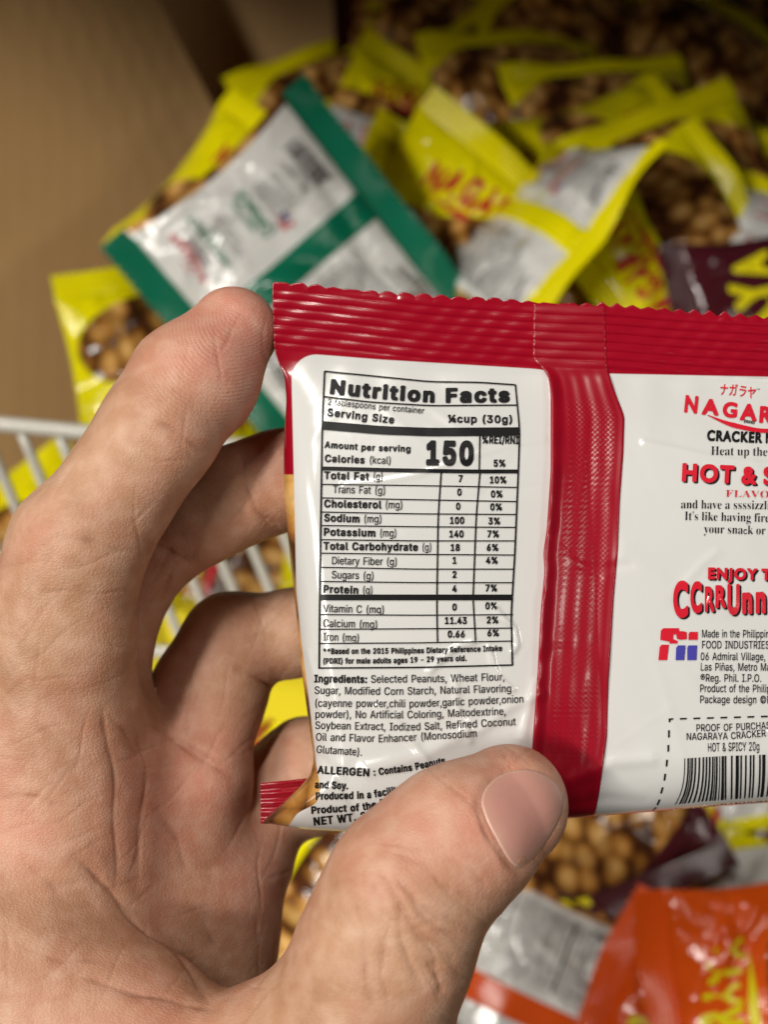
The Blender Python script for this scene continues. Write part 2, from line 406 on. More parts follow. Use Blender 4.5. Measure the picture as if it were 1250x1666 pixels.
10,-17,0,-11,-12,98,37,290,5,16,184,-14,22,-2,20,6,15,14,9,17,2,31,-4,20,-13,17,-18,10,-20,3,-20,-5,-17,-13,-9,-18,-3,-31,5,-20,13,-19,11,48,-11,29,-1,
9,5,140,204,2,9,-5,7,-6,2,-25,0,-9,-5,-140,-204,-2,-8,8,197,26,-4,9,0,17,4,8,6,0,4,-8,0,-17,-4,-9,16,53,104,21,-3,20,5,15,12,10,17,3,29,-4,22,-12,19,-17,
11,-23,3,-20,-6,-16,-12,-9,-17,-3,-32,4,-20,12,-18,8,69,143,-6,6,0,17,2,9,7,2,5,-8,0,-17,-3,-8,98,40,128,1,20,64,-48,5,-2,28,0,6,3,3,7,-25,66,-8,49,1,31,
6,34,10,35,16,40,-3,9,-8,4,-26,-1,-9,-7,-22,-51,-13,-57,-1,-43,6,-40,15,-43,98,41,128,1,20,8,-48,6,-2,25,0,9,5,23,48,13,55,0,48,-9,52,-19,51,-8,14,-9,5,
-28,-1,-8,-9,25,-72,6,-31,3,-29,-2,-26,-5,-28,-27,-69,1,-5,98,42,200,1,38,74,79,6,-2,26,2,6,9,0,21,20,-12,8,1,5,4,12,23,-5,11,-18,9,18,11,4,6,0,9,-10,17,
-5,6,-6,2,-23,-12,-1,24,-8,7,-23,0,-8,-3,-3,-7,0,-21,-20,11,-9,-1,-5,-6,-11,-20,2,-9,20,-14,-20,-11,-2,-6,2,-9,10,-17,7,-5,9,2,17,10,0,-21,98,45,200,1,
10,39,65,8,-2,92,1,5,4,3,6,-1,29,-10,7,-94,-1,-8,-9,0,-26,98,46,94,1,16,27,-11,12,-3,11,3,11,8,5,9,2,11,-2,12,-7,10,-9,5,-11,3,-12,-2,-11,-8,-6,-8,-2,-12,
2,-11,6,-10,98,47,119,1,12,-1,-40,6,-3,25,1,10,7,66,246,-1,7,-6,6,-29,1,-6,-2,-4,-6,-65,-243,-1,-9,98,48,200,2,27,71,-12,18,-3,20,2,17,6,12,8,12,12,10,
17,12,40,2,32,-1,26,-5,25,-8,20,-11,17,-11,12,-17,10,-17,5,-20,1,-15,-3,-14,-5,-14,-10,-20,-27,-12,-40,-1,-54,10,-43,9,-17,12,-14,16,-12,16,84,33,-14,9,
-9,17,-5,26,0,28,4,26,7,17,11,13,14,3,15,-6,11,-16,6,-25,1,-35,-4,-28,-9,-19,-11,-9,98,49,200,1,24,24,-10,8,-2,123,0,8,2,5,6,0,29,-4,6,-6,3,-31,0,-5,2,
0,169,-7,9,-40,1,-51,-39,-2,-34,7,-10,12,1,31,23,1,-120,-4,-2,-40,0,-7,-4,-3,-8,0,-23,98,50,200,1,36,19,-10,8,-2,129,0,7,2,4,6,1,29,-6,8,-73,3,55,60,13,
20,6,17,1,26,-6,20,-14,18,-20,14,-28,7,-32,-4,-25,-14,-17,-21,-5,-14,-3,-20,2,-6,6,-5,34,0,6,6,5,22,9,7,8,2,12,0,11,-4,7,-8,2,-12,-3,-12,-11,-16,-87,-94,
-1,-26,98,51,200,1,42,65,-12,34,-2,29,8,23,16,14,23,4,29,-8,28,-16,21,-30,17,45,51,1,26,-2,5,-6,5,-125,0,-7,-2,-4,-5,-1,-29,6,-9,67,-2,-37,-43,-1,-26,2,
-8,9,-4,26,0,14,-3,11,-8,6,-11,0,-15,-5,-8,-9,-7,-14,-3,-15,1,-11,5,-7,7,-4,14,-6,5,-32,1,-9,-6,-2,-6,3,-17,11,-21,20,-18,98,52,200,1,31,106,-10,9,-2,23,
0,6,2,5,9,0,28,3,3,20,2,5,10,0,23,-2,7,-6,4,-20,3,0,48,-3,8,-6,4,-28,0,-10,-6,-2,-55,-31,-1,-4,2,70,120,0,10,-9,6,-28,0,-9,-5,-85,-145,0,-26,8,-8,88,-1,
1,-31,98,53,200,1,45,68,-12,32,-2,26,8,22,17,15,25,5,23,-1,23,-6,20,-13,18,-17,15,-20,8,-23,2,-20,-3,3,26,75,1,8,3,4,7,0,26,-7,9,-114,1,-6,-2,-4,-5,-12,
-106,2,-8,9,-5,25,-3,23,11,20,1,15,-8,9,-17,1,-14,-5,-13,-8,-9,-12,-5,-11,0,-12,5,-7,8,-5,14,-8,5,-28,0,-9,-5,-2,-6,2,-14,12,-25,17,-16,98,54,200,2,23,
71,-12,30,-2,29,9,23,21,12,26,2,17,-1,20,-11,29,-10,11,-12,9,-34,11,41,60,0,9,-7,7,-32,0,-8,-3,-58,-84,-18,-40,-3,-18,0,-17,9,-28,19,-23,14,-9,16,81,33,
-10,6,-6,9,-3,11,1,14,4,9,9,8,11,4,12,-1,10,-5,6,-9,4,-11,-1,-15,-6,-11,-8,-7,-11,-4,98,55,200,1,17,32,-10,6,-2,29,0,9,5,92,183,0,29,-5,8,-8,2,-128,0,-6,
0,-6,-5,-2,-5,0,-26,8,-9,89,-3,-82,-162,-1,-9,98,56,200,3,32,68,-12,37,-2,32,10,23,20,8,14,4,15,0,17,-4,17,-8,14,-14,15,11,14,6,17,1,20,-4,17,-8,14,-12,
13,-18,9,-17,5,-34,-1,-26,-10,-18,-18,-10,-26,2,-29,6,-14,10,-11,-14,-15,-9,-17,-3,-20,2,-20,8,-17,13,-14,16,-11,14,80,33,-12,4,-8,10,-2,12,5,11,11,9,11,
3,17,-2,12,-6,6,-6,2,-9,0,-9,-4,-8,-16,-9,13,80,130,-9,5,-5,7,-1,11,3,9,6,6,11,4,15,-1,8,-4,8,-14,-1,-8,-4,-9,-14,-8,98,57,200,2,23,45,-10,8,-2,28,0,9,
5,56,83,18,37,3,32,-8,31,-18,24,-25,14,-32,4,-28,-7,-23,-18,-15,-26,-4,-17,0,-20,4,-17,6,-14,12,-14,12,-9,34,-11,-41,-60,0,-9,16,84,110,-11,5,-7,10,-4,
11,1,14,6,12,7,6,11,4,12,-1,11,-6,6,-9,3,-11,-1,-15,-5,-10,-8,-7,-9,-3,98,58,94,2,16,27,-11,12,-3,11,3,11,8,5,9,2,11,-2,12,-7,10,-9,5,-11,3,-12,-2,-11,
-8,-6,-8,-2,-12,2,-11,6,-10,16,31,97,11,-1,11,4,9,9,6,11,0,11,-4,12,-8,8,-12,5,-11,0,-11,-4,-9,-9,-4,-9,-1,-11,4,-12,7,-8,98,65,211,2,18,0,-10,5,-2,29,
0,9,4,20,53,65,0,19,-49,4,-6,6,-2,28,0,10,5,1,12,-74,202,-5,7,-37,1,-9,-5,-76,-205,0,-9,4,80,92,14,45,3,0,15,-44,98,66,202,3,22,17,-10,9,-2,97,2,28,11,
12,9,8,12,7,23,0,25,-9,20,-16,17,10,11,6,12,2,15,-1,17,-10,25,-20,18,-17,7,-20,3,-80,0,-9,-5,-2,-8,0,-200,9,63,35,0,45,46,-1,11,-5,8,-9,2,-15,-4,-7,-6,
-5,-17,-3,9,63,126,0,43,43,-1,8,-3,6,-6,2,-9,-1,-8,-10,-12,-14,-4,98,67,223,1,51,85,-12,21,-3,18,2,20,5,17,8,16,13,11,15,8,17,5,17,-2,8,-7,6,-31,0,-8,-6,
-7,-17,-8,-10,-14,-7,-18,-3,-14,2,-11,5,-12,10,-8,12,-7,28,2,35,10,25,18,15,22,5,23,-4,15,-12,9,-21,8,-5,31,0,9,8,-6,26,-17,27,-23,18,-29,9,-20,2,-20,-2,
-20,-6,-17,-9,-15,-13,-11,-15,-9,-17,-7,-23,-3,-23,1,-25,4,-23,9,-23,11,-17,17,-17,20,-12,98,68,220,2,21,17,-10,6,-2,66,0,31,4,31,13,14,11,12,14,9,17,8,
23,3,32,-2,25,-6,23,-9,19,-11,16,-18,14,-22,11,-26,5,-80,0,-9,-5,-2,-8,0,-200,11,63,35,-1,132,32,1,20,-4,20,-14,10,-20,3,-34,-5,-29,-11,-17,-17,-11,-20,
-4,98,69,187,1,26,17,-10,9,-2,123,0,11,5,2,6,0,26,-8,9,-92,2,1,43,80,1,8,4,3,9,0,23,-3,6,-5,4,-83,0,-1,41,92,3,6,6,1,6,0,23,-7,9,-131,1,-9,-5,-2,-8,0,-200,
98,70,183,1,22,17,-10,6,-2,28,0,9,6,3,82,77,1,8,5,2,5,0,26,-7,9,-80,1,-1,44,92,3,5,6,1,6,0,23,-6,8,-5,2,-126,0,-9,-5,-2,-8,0,-200,98,71,227,1,56,85,-12,
21,-3,20,2,18,4,17,8,14,11,12,15,9,17,6,20,1,43,-5,7,-9,2,-77,0,-8,-5,-3,-7,0,-23,4,-9,7,-2,40,0,-8,-19,-18,-13,-20,-3,-17,3,-17,11,-10,15,-8,28,2,35,10,
25,18,15,22,5,23,-5,12,-9,12,-23,8,-5,31,0,6,3,3,5,-6,27,-17,26,-25,19,-29,9,-20,1,-20,-2,-20,-7,-18,-10,-14,-13,-12,-18,-9,-20,-5,-20,-2,-26,2,-26,5,-20,
8,-20,13,-18,14,-13,20,-12,98,73,139,1,28,5,-10,6,-2,97,0,7,2,4,6,1,29,-3,5,-9,5,-23,1,0,131,23,2,9,4,3,6,0,26,-6,9,-6,1,-97,0,-6,-2,-4,-6,0,-28,2,-6,8,
-4,24,-2,0,-131,-24,-1,-8,-5,-2,-5,-1,-26,98,76,176,1,15,17,-10,9,-2,120,0,6,2,4,9,0,26,-7,9,-87,2,0,169,-5,8,-6,2,-31,0,-6,-4,-2,-6,0,-206,98,78,229,1,
23,17,-10,6,-2,28,0,6,2,4,6,2,126,83,-130,8,-4,32,0,9,5,2,9,0,200,-5,11,-6,2,-29,0,-9,-8,-2,-125,-83,130,-9,3,-31,0,-9,-4,-2,-9,0,-200,98,80,197,2,20,17,
-10,6,-2,28,0,9,5,2,6,1,63,43,1,23,5,22,13,15,18,9,28,-2,32,-11,26,-22,20,-17,7,-23,3,-77,0,-9,-5,-2,-8,0,-200,10,63,109,0,60,40,-1,10,-3,7,-6,4,-9,2,-14,
-3,-11,-6,-9,-17,-7,98,82,199,2,27,17,-10,6,-2,28,0,9,5,2,6,0,66,4,2,25,0,43,-77,6,-2,31,0,10,5,1,12,-39,71,0,3,17,14,10,17,5,20,-1,26,-11,29,-20,19,-20,
8,-23,3,-77,0,-9,-5,-2,-8,0,-200,10,63,114,0,55,40,-1,11,-3,7,-6,4,-9,1,-14,-3,-10,-6,-7,-17,-5,98,83,198,1,59,65,-13,38,-2,17,3,17,7,14,9,11,11,12,26,
1,17,-3,17,-6,14,-11,12,-27,16,-57,18,-9,6,-4,6,1,8,7,10,11,5,14,1,15,-2,10,-5,4,-6,5,-14,6,-4,32,-1,7,5,2,8,-2,15,-12,23,-21,17,-26,9,-37,1,-28,-9,-23,
-18,-8,-12,-5,-14,-1,-14,2,-18,6,-14,10,-11,24,-16,59,-19,10,-5,5,-6,0,-11,-8,-11,-11,-5,-18,-2,-14,2,-11,5,-7,8,-4,14,-6,5,-32,1,-8,-5,-3,-7,3,-17,13,
-26,21,-16,98,84,199,1,19,70,-10,7,-2,26,0,7,2,4,6,1,171,54,2,5,2,5,8,0,26,-7,9,-160,1,-6,-2,-5,-6,0,-28,5,-8,6,-2,53,-2,0,-168,98,87,294,1,30,55,-10,8,
-2,31,0,8,5,35,126,35,-126,11,-5,31,0,6,3,4,8,55,200,1,6,-3,6,-9,4,-25,0,-12,-5,-34,-131,-34,128,-4,6,-8,2,-28,0,-10,-5,-36,-128,-34,128,-9,5,-29,0,-6,
-2,-4,-6,0,-8,56,-203,98,97,175,3,25,45,-13,29,-2,26,9,8,-6,29,0,9,7,-1,123,-5,15,-8,11,-10,9,-14,8,-31,5,-32,-6,-25,-16,-15,-23,0,-8,4,-6,36,-12,-20,-7,
-14,-12,-8,-15,-3,-17,3,-20,9,-17,13,-12,9,57,32,-8,6,0,6,4,6,15,5,30,3,-1,-11,-9,-12,-14,-5,8,45,95,-1,3,12,15,12,6,20,0,6,-4,3,-5,0,-7,98,98,189,2,25,
73,-13,21,-2,20,3,17,8,17,16,11,18,7,23,2,28,-3,23,-12,29,-19,20,-17,9,-20,4,-20,-2,-19,-6,-2,52,-10,5,-29,0,-6,-5,-2,-6,0,-206,3,-5,8,-5,26,0,11,7,16,
77,33,-11,8,-6,13,-3,19,2,20,5,14,7,8,12,5,11,-1,12,-5,9,-13,4,-20,-1,-20,-6,-17,-9,-9,-12,-4,98,99,177,1,39,63,-13,30,-2,28,9,23,18,13,26,0,6,-4,6,-29,
9,-10,-3,-13,-20,-14,-5,-12,0,-8,4,-12,15,-4,20,1,20,7,17,11,10,11,3,14,-2,11,-8,7,-14,8,-3,29,7,6,7,-4,17,-13,20,-18,13,-20,7,-31,1,-29,-10,-23,-22,-14,
-32,-2,-40,4,-17,7,-17,9,-14,11,-12,14,-8,98,100,189,2,24,59,-13,31,-1,23,9,11,-7,26,0,5,2,5,6,1,208,-3,7,-5,4,-29,0,-10,-5,-3,-52,-30,8,-29,-5,-25,-16,
-18,-27,-5,-20,-2,-22,1,-20,5,-20,9,-18,11,-14,16,-11,16,73,32,-12,8,-7,13,-3,17,1,20,4,14,8,10,9,5,14,1,11,-5,10,-14,4,-17,0,-23,-5,-15,-9,-10,-11,-5,
98,101,181,2,31,64,-13,31,-2,27,8,23,17,12,23,0,8,-4,5,-26,9,-9,0,-14,-19,-17,-6,-20,5,-13,15,-1,6,97,0,6,2,4,6,-2,37,-11,31,-21,21,-28,11,-31,0,-29,-11,
-11,-10,-11,-13,-12,-32,-1,-40,4,-18,7,-16,10,-14,11,-10,6,55,100,0,4,9,10,17,6,17,-4,10,-15,98,102,121,1,34,25,-10,8,-2,26,0,9,8,1,120,1,3,26,1,5,5,2,
5,0,23,-2,6,-8,5,-23,0,-1,6,4,7,20,-1,9,6,7,28,-3,6,-7,5,-29,3,-26,-8,-11,-9,-8,-11,-4,-11,-1,-20,-21,-2,-8,-7,0,-26,2,-6,6,-4,20,-1,1,-3,0,-117,98,103,
189,3,30,60,-70,33,-2,28,7,23,15,13,20,4,26,0,157,-3,6,-5,4,-29,1,-11,-8,-12,6,-14,3,-17,0,-17,-4,-15,-7,-12,-10,-11,-14,-7,-14,-6,-37,5,-38,6,-14,11,-14,
24,-17,-13,-1,-22,-14,-5,-11,7,-13,13,-13,14,-8,11,67,-24,-12,8,-7,9,2,2,28,-5,17,2,15,5,2,-1,-2,-12,-9,-7,-17,-4,16,81,36,-14,3,-9,8,-6,14,-1,18,2,17,
7,14,10,8,14,2,11,-3,11,-10,5,-14,2,-20,-3,-17,-6,-12,-9,-6,98,104,183,1,30,14,-10,6,-2,26,0,9,5,2,6,1,100,8,14,17,7,15,-4,5,-6,3,-8,0,-103,2,-6,9,-5,29,
0,5,4,4,7,0,103,-8,31,-16,20,-20,10,-25,3,-28,-7,-1,46,-3,7,-6,3,-31,0,-6,-4,-2,-6,0,-206,98,105,86,2,12,14,-10,7,-2,26,0,6,2,4,9,0,154,-2,6,-8,5,-29,-1,
-5,-3,-4,-7,0,-154,16,22,167,11,-2,11,1,10,7,6,9,2,8,-1,12,-6,10,-8,6,-12,3,-11,-1,-11,-7,-6,-8,-2,-12,2,-11,6,-8,98,107,171,1,27,14,-10,6,-2,26,0,9,5,
2,6,1,51,2,3,51,-63,40,-2,6,3,4,8,-3,8,-61,78,57,60,1,11,-4,5,-5,3,-38,-2,-48,-48,-3,5,0,86,-3,7,-6,3,-31,0,-6,-4,-2,-6,0,-206,98,108,95,1,18,39,-11,18,
-2,17,2,6,3,4,9,-7,28,-6,4,-11,0,-2,2,-1,171,-9,9,-28,0,-7,-3,-4,-8,0,-175,3,-14,6,-11,8,-9,98,109,263,1,41,14,-10,6,-2,28,0,9,8,1,106,8,13,14,5,11,-3,
6,-10,1,-108,5,-9,5,-2,29,0,8,8,2,109,7,12,14,3,13,-4,5,-9,1,-111,4,-6,6,-2,26,0,7,2,5,9,0,108,-4,20,-8,16,-18,16,-25,7,-29,-4,-23,-14,-17,13,-17,5,-20,
-1,-17,-7,-11,6,-26,0,-6,-2,-5,-12,0,-151,98,110,183,1,30,14,-10,6,-2,26,0,9,5,2,6,1,100,8,14,17,7,15,-4,5,-6,3,-8,0,-103,2,-6,6,-4,6,-1,26,0,7,5,2,9,-1,
108,-8,26,-18,19,-17,8,-17,3,-20,-2,-17,-7,-11,7,-26,0,-9,-5,-2,-9,0,-148,98,111,185,2,22,63,-13,32,-1,18,4,14,7,22,21,13,32,2,40,-5,20,-6,15,-12,16,-11,
10,-29,13,-31,1,-29,-10,-23,-22,-14,-32,-2,-40,4,-17,7,-17,9,-14,11,-12,14,-8,16,73,32,-12,8,-7,13,-3,17,1,20,5,14,10,12,8,3,15,0,11,-5,10,-13,4,-20,-1,
-20,-4,-14,-10,-11,-13,-5,98,112,189,2,29,14,-67,6,-2,26,0,9,5,2,6,1,48,2,3,11,-5,15,-3,31,4,23,14,18,24,6,18,4,20,0,22,-4,20,-6,18,-10,14,-11,11,-14,9,
-17,6,-18,1,-17,-3,-14,-7,-9,7,-28,1,-6,-2,-4,-6,-1,-211,16,77,33,-11,9,-6,11,-3,17,1,20,5,15,8,10,12,5,11,-1,12,-5,9,-12,4,-20,-1,-20,-6,-17,-9,-10,-12,
-4,98,114,123,1,20,14,-10,6,-2,28,0,9,8,1,106,5,8,8,6,12,2,17,-1,7,5,2,5,0,29,-6,8,-26,1,-20,-6,-11,5,-26,0,-6,-2,-4,-6,-1,-157,98,115,165,1,44,51,-13,
31,-2,28,7,21,15,12,23,0,26,-5,11,-9,11,-19,12,-46,13,-8,7,6,8,14,3,11,-3,12,-16,5,-3,29,5,6,4,2,10,-11,24,-14,13,-20,8,-32,2,-25,-7,-20,-15,-11,-22,0,
-25,5,-12,10,-11,19,-12,45,-12,7,-5,0,-6,-4,-4,-17,-4,-17,4,-9,16,-8,5,-29,-6,-6,-4,-2,-7,2,-8,10,-20,16,-15,98,116,110,1,30,49,-11,32,-2,12,4,4,6,-7,32,
-9,4,-17,0,-2,4,1,80,21,2,7,4,2,6,0,25,-7,9,-22,1,-2,2,0,26,-6,7,-32,1,-6,-3,-4,-5,-1,-28,-14,-1,-7,-6,-1,-28,6,-9,17,-3,0,-83,4,-20,12,-15,98,117,183,
1,26,54,-12,29,-1,25,8,9,-7,26,0,10,6,2,157,-1,6,-6,5,-31,2,-9,-7,-2,-104,-9,-16,-14,-5,-17,4,-8,12,-2,109,-5,5,-8,2,-23,0,-10,-7,-1,-103,3,-23,7,-17,9,
-11,12,-9,98,118,175,1,16,58,-10,5,-2,29,0,8,5,60,154,0,9,-6,6,-34,2,-8,-5,-35,-93,-34,93,-9,5,-25,0,-12,-5,-1,-12,58,-151,98,121,175,1,23,18,-68,22,-2,
17,3,17,11,12,14,73,189,1,8,-6,7,-34,2,-8,-6,-35,-92,-34,93,-9,5,-28,0,-9,-6,-1,-11,56,-146,-9,-23,-6,-2,-14,2,-9,-6,-7,-28,5,-9,98,122,171,1,20,10,-10,
8,-2,118,0,9,5,2,6,0,26,-6,8,-66,3,69,91,1,26,-5,9,-7,2,-115,0,-9,-5,-2,-6,0,-26,6,-8,64,-3,-71,-91,-1,-26,98,188,241,2,27,17,-10,6,-2,26,0,8,5,140,203,
2,9,-4,8,-6,2,-26,0,-8,-4,-83,-121,-1,115,-2,5,-9,5,-31,0,-29,-22,-2,-6,2,-28,9,-6,6,1,8,6,2,-4,2,-69,8,-6,29,-2,-51,-74,0,-9,20,169,-10,8,-2,26,2,5,6,
1,9,8,3,5,8,-1,26,-12,8,-1,63,-2,6,-6,3,-31,1,-8,-4,-48,-80,0,-23,4,-8,6,-2,40,-1,1,-9,107,78,241,1,30,15,-18,8,-2,29,0,9,3,7,8,2,8,0,89,2,5,69,-108,11,
-5,34,0,9,2,6,6,4,11,0,203,-1,9,-6,8,-12,4,-28,0,-9,-2,-7,-7,-2,-9,-2,-95,-71,109,-9,4,-35,0,-14,-6,-5,-15,0,-203,2,-8,107,117,196,1,33,53,-20,27,-2,26,
7,12,-5,28,0,9,4,6,8,2,8,0,152,-4,11,-7,7,-9,2,-28,-1,-9,-3,-6,-7,-2,-9,0,-97,-6,-11,-12,-4,-10,3,-4,9,-1,100,-3,11,-13,8,-29,1,-9,-3,-8,-9,-2,-8,0,-97,
3,-26,7,-17,11,-15,16,-11,107,116,123,1,33,48,-19,20,-3,20,3,11,5,5,9,0,11,-8,28,-11,7,-15,0,0,68,18,3,11,9,2,8,0,26,-3,9,-7,6,-21,2,0,20,-8,13,-9,3,-28,
0,-9,-2,-8,-8,-3,-26,-12,-2,-8,-9,-2,-32,2,-8,5,-6,16,-6,0,-77,5,-20,14,-20,107,114,136,1,23,12,-18,8,-2,29,0,9,4,5,7,2,8,1,100,9,10,28,1,12,9,2,9,0,29,
-3,8,-8,6,-26,3,-22,-6,-12,4,-28,-1,-9,-3,-6,-7,-2,-10,0,-152,2,-8,107,105,99,1,22,12,-18,7,-2,31,1,9,4,6,12,0,154,-5,17,9,14,1,15,-3,11,-5,9,-11,8,-12,
4,-14,-1,-15,-7,-9,-10,-4,-14,1,-15,9,-14,-6,-14,0,-155,4,-10,107,111,198,2,29,62,-21,20,-2,20,1,29,12,14,11,11,14,8,15,6,20,2,20,-1,23,-4,20,-8,17,-10,
15,-13,12,-17,10,-17,5,-20,2,-17,-2,-29,-11,-14,-12,-11,-13,-9,-17,-6,-17,-2,-40,4,-20,7,-17,9,-15,13,-14,15,-10,16,79,39,-9,3,-6,8,-5,15,0,17,3,14,5,9,
9,6,11,1,9,-4,7,-9,4,-14,0,-17,-3,-15,-5,-8,-9,-6,107,110,196,1,32,12,-18,8,-2,29,0,9,4,5,7,2,8,1,98,6,11,11,4,12,-4,3,-9,0,-100,3,-8,8,-9,9,-2,28,0,13,
8,4,11,-1,115,-11,28,-19,20,-17,8,-23,4,-17,-2,-17,-5,-12,5,-28,-1,-9,-3,-5,-6,-3,-11,0,-152,2,-8,107,70,196,1,30,15,-18,8,-2,29,0,9,3,5,6,4,10,1,69,70,
1,8,3,7,7,2,35,-6,12,-11,5,-69,0,-2,3,0,23,2,4,77,0,11,4,7,12,1,28,-3,9,-7,7,-12,2,-123,0,-8,-2,-8,-7,-3,-12,0,-203,2,-8,107,97,188,2,27,44,-21,28,-2,25,
7,12,-4,28,0,10,5,6,8,2,109,-3,23,-6,14,-11,14,-26,16,-35,5,-34,-7,-26,-17,-10,-14,-7,-14,0,-9,3,-8,19,-12,-14,-11,-10,-17,-3,-20,3,-23,7,-15,12,-14,15,
-9,6,63,39,-6,3,3,2,26,5,2,-2,-11,-8,107,99,190,1,43,62,-21,34,-1,31,10,23,20,15,28,-1,12,-6,8,-33,11,-9,-1,-7,-4,-10,-17,-9,-6,-17,1,-9,10,-5,18,0,17,
6,16,8,9,12,2,8,-2,6,-5,8,-15,12,-5,34,8,11,12,0,8,-3,12,-15,23,-19,15,-25,9,-17,2,-20,-2,-29,-11,-14,-12,-11,-13,-9,-17,-6,-17,-2,-40,4,-20,7,-17,9,-15,
13,-14,15,-10,107,115,178,3,32,50,-21,35,-2,31,9,23,19,12,23,1,20,-4,17,-11,17,-14,11,16,5,7,7,4,11,-3,12,-8,14,-11,14,-14,9,-18,7,-31,1,-31,-8,-22,-17,
-11,-23,-2,-20,4,-17,8,-15,12,-11,-18,-7,-6,-5,-5,-11,3,-14,8,-17,11,-13,17,-10,5,65,39,-6,3,0,5,24,-5,-4,-3,5,79,107,-12,3,7,3,8,-1,5,-4,107,49,213,1,
27,21,-18,9,-2,129,0,11,5,5,9,1,28,-4,12,-11,7,-28,1,-3,3,0,160,-3,9,-8,8,-46,0,-52,-36,-5,-8,-2,-36,7,-14,9,-4,9,0,26,15,0,-97,-38,0,-12,-8,-4,-9,0,-28,
4,-9,107,53,213,1,45,67,-20,33,-2,29,8,26,20,16,28,5,26,-1,22,-6,20,-12,20,-14,15,-20,11,-20,5,-26,1,3,7,69,0,11,6,6,10,0,28,-4,12,-9,5,-115,1,-12,-3,-6,
-9,-13,-109,3,-11,10,-9,32,-4,23,11,17,1,11,-5,8,-14,-3,-20,-8,-8,-8,-3,-12,1,-7,4,-7,17,-11,9,-35,1,-8,-4,-6,-7,-2,-10,2,-14,12,-26,21,-20,107,48,213,
2,31,70,-20,20,-3,20,2,14,5,18,10,14,14,11,17,8,20,5,23,2,32,-1,28,-6,29,-8,20,-11,18,-15,15,-17,10,-20,5,-20,1,-20,-4,-14,-6,-14,-10,-12,-12,-10,-17,-8,
-20,-5,-23,-1,-57,4,-23,8,-23,9,-18,15,-16,17,-11,16,81,42,-8,10,-7,19,-2,23,1,26,3,20,6,14,7,7,12,3,12,-7,8,-17,4,-26,0,-29,-4,-23,-9,-16,-11,-6,99,78,
344,1,27,20,-18,9,-2,40,0,11,5,5,9,1,154,3,5,146,-168,11,-5,37,0,15,7,4,12,0,275,-7,14,-12,5,-40,0,-10,-5,-6,-9,-1,-157,-3,-5,-149,171,-11,5,-34,0,-14,
-7,-5,-12,0,-275,2,-8,99,65,299,2,22,-9,-18,8,-2,40,0,14,5,34,74,4,1,86,0,32,-69,10,-10,52,-1,8,5,6,6,2,8,-2,9,-122,274,-9,10,-9,2,-31,0,-9,-4,-6,-7,-117,
-275,-1,-14,4,122,136,-1,3,10,24,12,-26,99,71,328,1,56,138,-21,41,-2,43,5,55,18,6,4,5,9,1,123,-2,8,-8,8,-8,2,-94,0,-15,-7,-4,-14,0,-34,4,-12,12,-7,34,-1,
2,-3,0,-17,-19,-5,-40,0,-32,12,-14,10,-10,11,-8,15,-5,17,0,34,5,17,18,26,26,17,17,6,29,1,42,-9,40,-17,12,1,8,6,5,12,-1,43,-3,8,-9,8,-43,16,-49,8,-45,-3,
-32,-8,-28,-15,-26,-20,-20,-24,-15,-27,-9,-29,-4,-34,3,-34,9,-29,16,-29,20,-23,25,-19,26,-14,99,82,274,2,37,22,-18,8,-2,43,0,9,4,5,6,3,9,0,98,3,1,12,-6,
15,-15,59,-89,6,-5,8,-3,52,0,8,4,6,7,2,11,-3,9,-59,88,-20,26,0,3,15,17,11,23,4,29,-2,19,-6,21,-10,17,-14,14,-15,11,-37,12,-26,2,-72,0,-8,-4,-6,-7,-2,-8,
0,-275,2,-8,7,90,174,0,44,23,-1,12,-6,4,-14,-5,-15,-11,-6,99,89,274,1,25,92,-18,7,-2,43,0,9,3,7,8,2,8,0,138,99,125,3,9,-2,8,-9,12,-9,2,-45,0,-12,-2,-66,
-78,-62,77,-9,3,-51,0,-9,-4,-6,-7,-2,-11,3,-9,98,-125,0,-138,4,-11,99,67,315,1,50,142,-21,42,-2,43,7,49,19,9,13,0,51,-4,9,-8,6,-14,0,-35,-18,-25,-8,-26,
-3,-23,1,-20,6,-26,16,-11,13,-11,27,-2,20,1,17,6,17,17,26,29,18,17,5,29,1,40,-9,40,-19,11,2,9,6,3,13,0,43,-3,10,-6,5,-14,6,-43,14,-37,5,-43,-2,-35,-10,
-28,-14,-25,-20,-21,-24,-15,-27,-9,-32,-4,-34,3,-29,8,-25,11,-23,16,-23,24,-24,29,-17,34,-11,99,75,294,1,30,21,-18,8,-2,43,0,13,8,4,11,0,87,109,-103,9,
-3,57,0,8,3,6,5,4,14,-5,12,-134,131,106,117,3,15,-8,13,-12,3,-48,0,-9,-2,-86,-91,0,74,-5,13,-12,6,-43,0,-8,-2,-7,-6,-4,-11,0,-275,2,-8,99,69,232,1,35,21,
-18,8,-2,160,0,9,2,8,9,2,8,0,38,-2,8,-8,8,-9,2,-100,2,0,43,95,0,8,4,7,7,2,8,0,38,-3,8,-6,7,-11,3,-92,2,0,40,98,1,13,7,5,12,0,37,-3,8,-7,8,-11,3,-155,0,
-8,-2,-9,-9,-2,-8,0,-275,2,-8,99,85,315,1,44,111,-21,27,-3,29,2,31,8,23,10,20,15,20,24,10,21,6,23,2,28,0,166,-2,9,-8,8,-8,3,-43,0,-8,-3,-8,-8,-2,-9,0,-166,
-3,-23,-7,-14,-11,-8,-15,-7,-23,-2,-17,1,-17,6,-15,12,-6,12,-2,26,0,163,-3,10,-6,6,-8,4,-43,0,-10,-3,-8,-8,-2,-9,0,-171,3,-29,8,-23,14,-26,18,-17,23,-15,
20,-8,99,84,274,1,25,92,-18,9,-2,42,0,9,4,6,7,2,8,0,218,75,1,13,4,6,12,1,40,-3,9,-9,8,-8,2,-229,0,-8,-2,-9,-9,-2,-8,0,-37,2,-9,6,-6,11,-4,75,-1,0,-218,
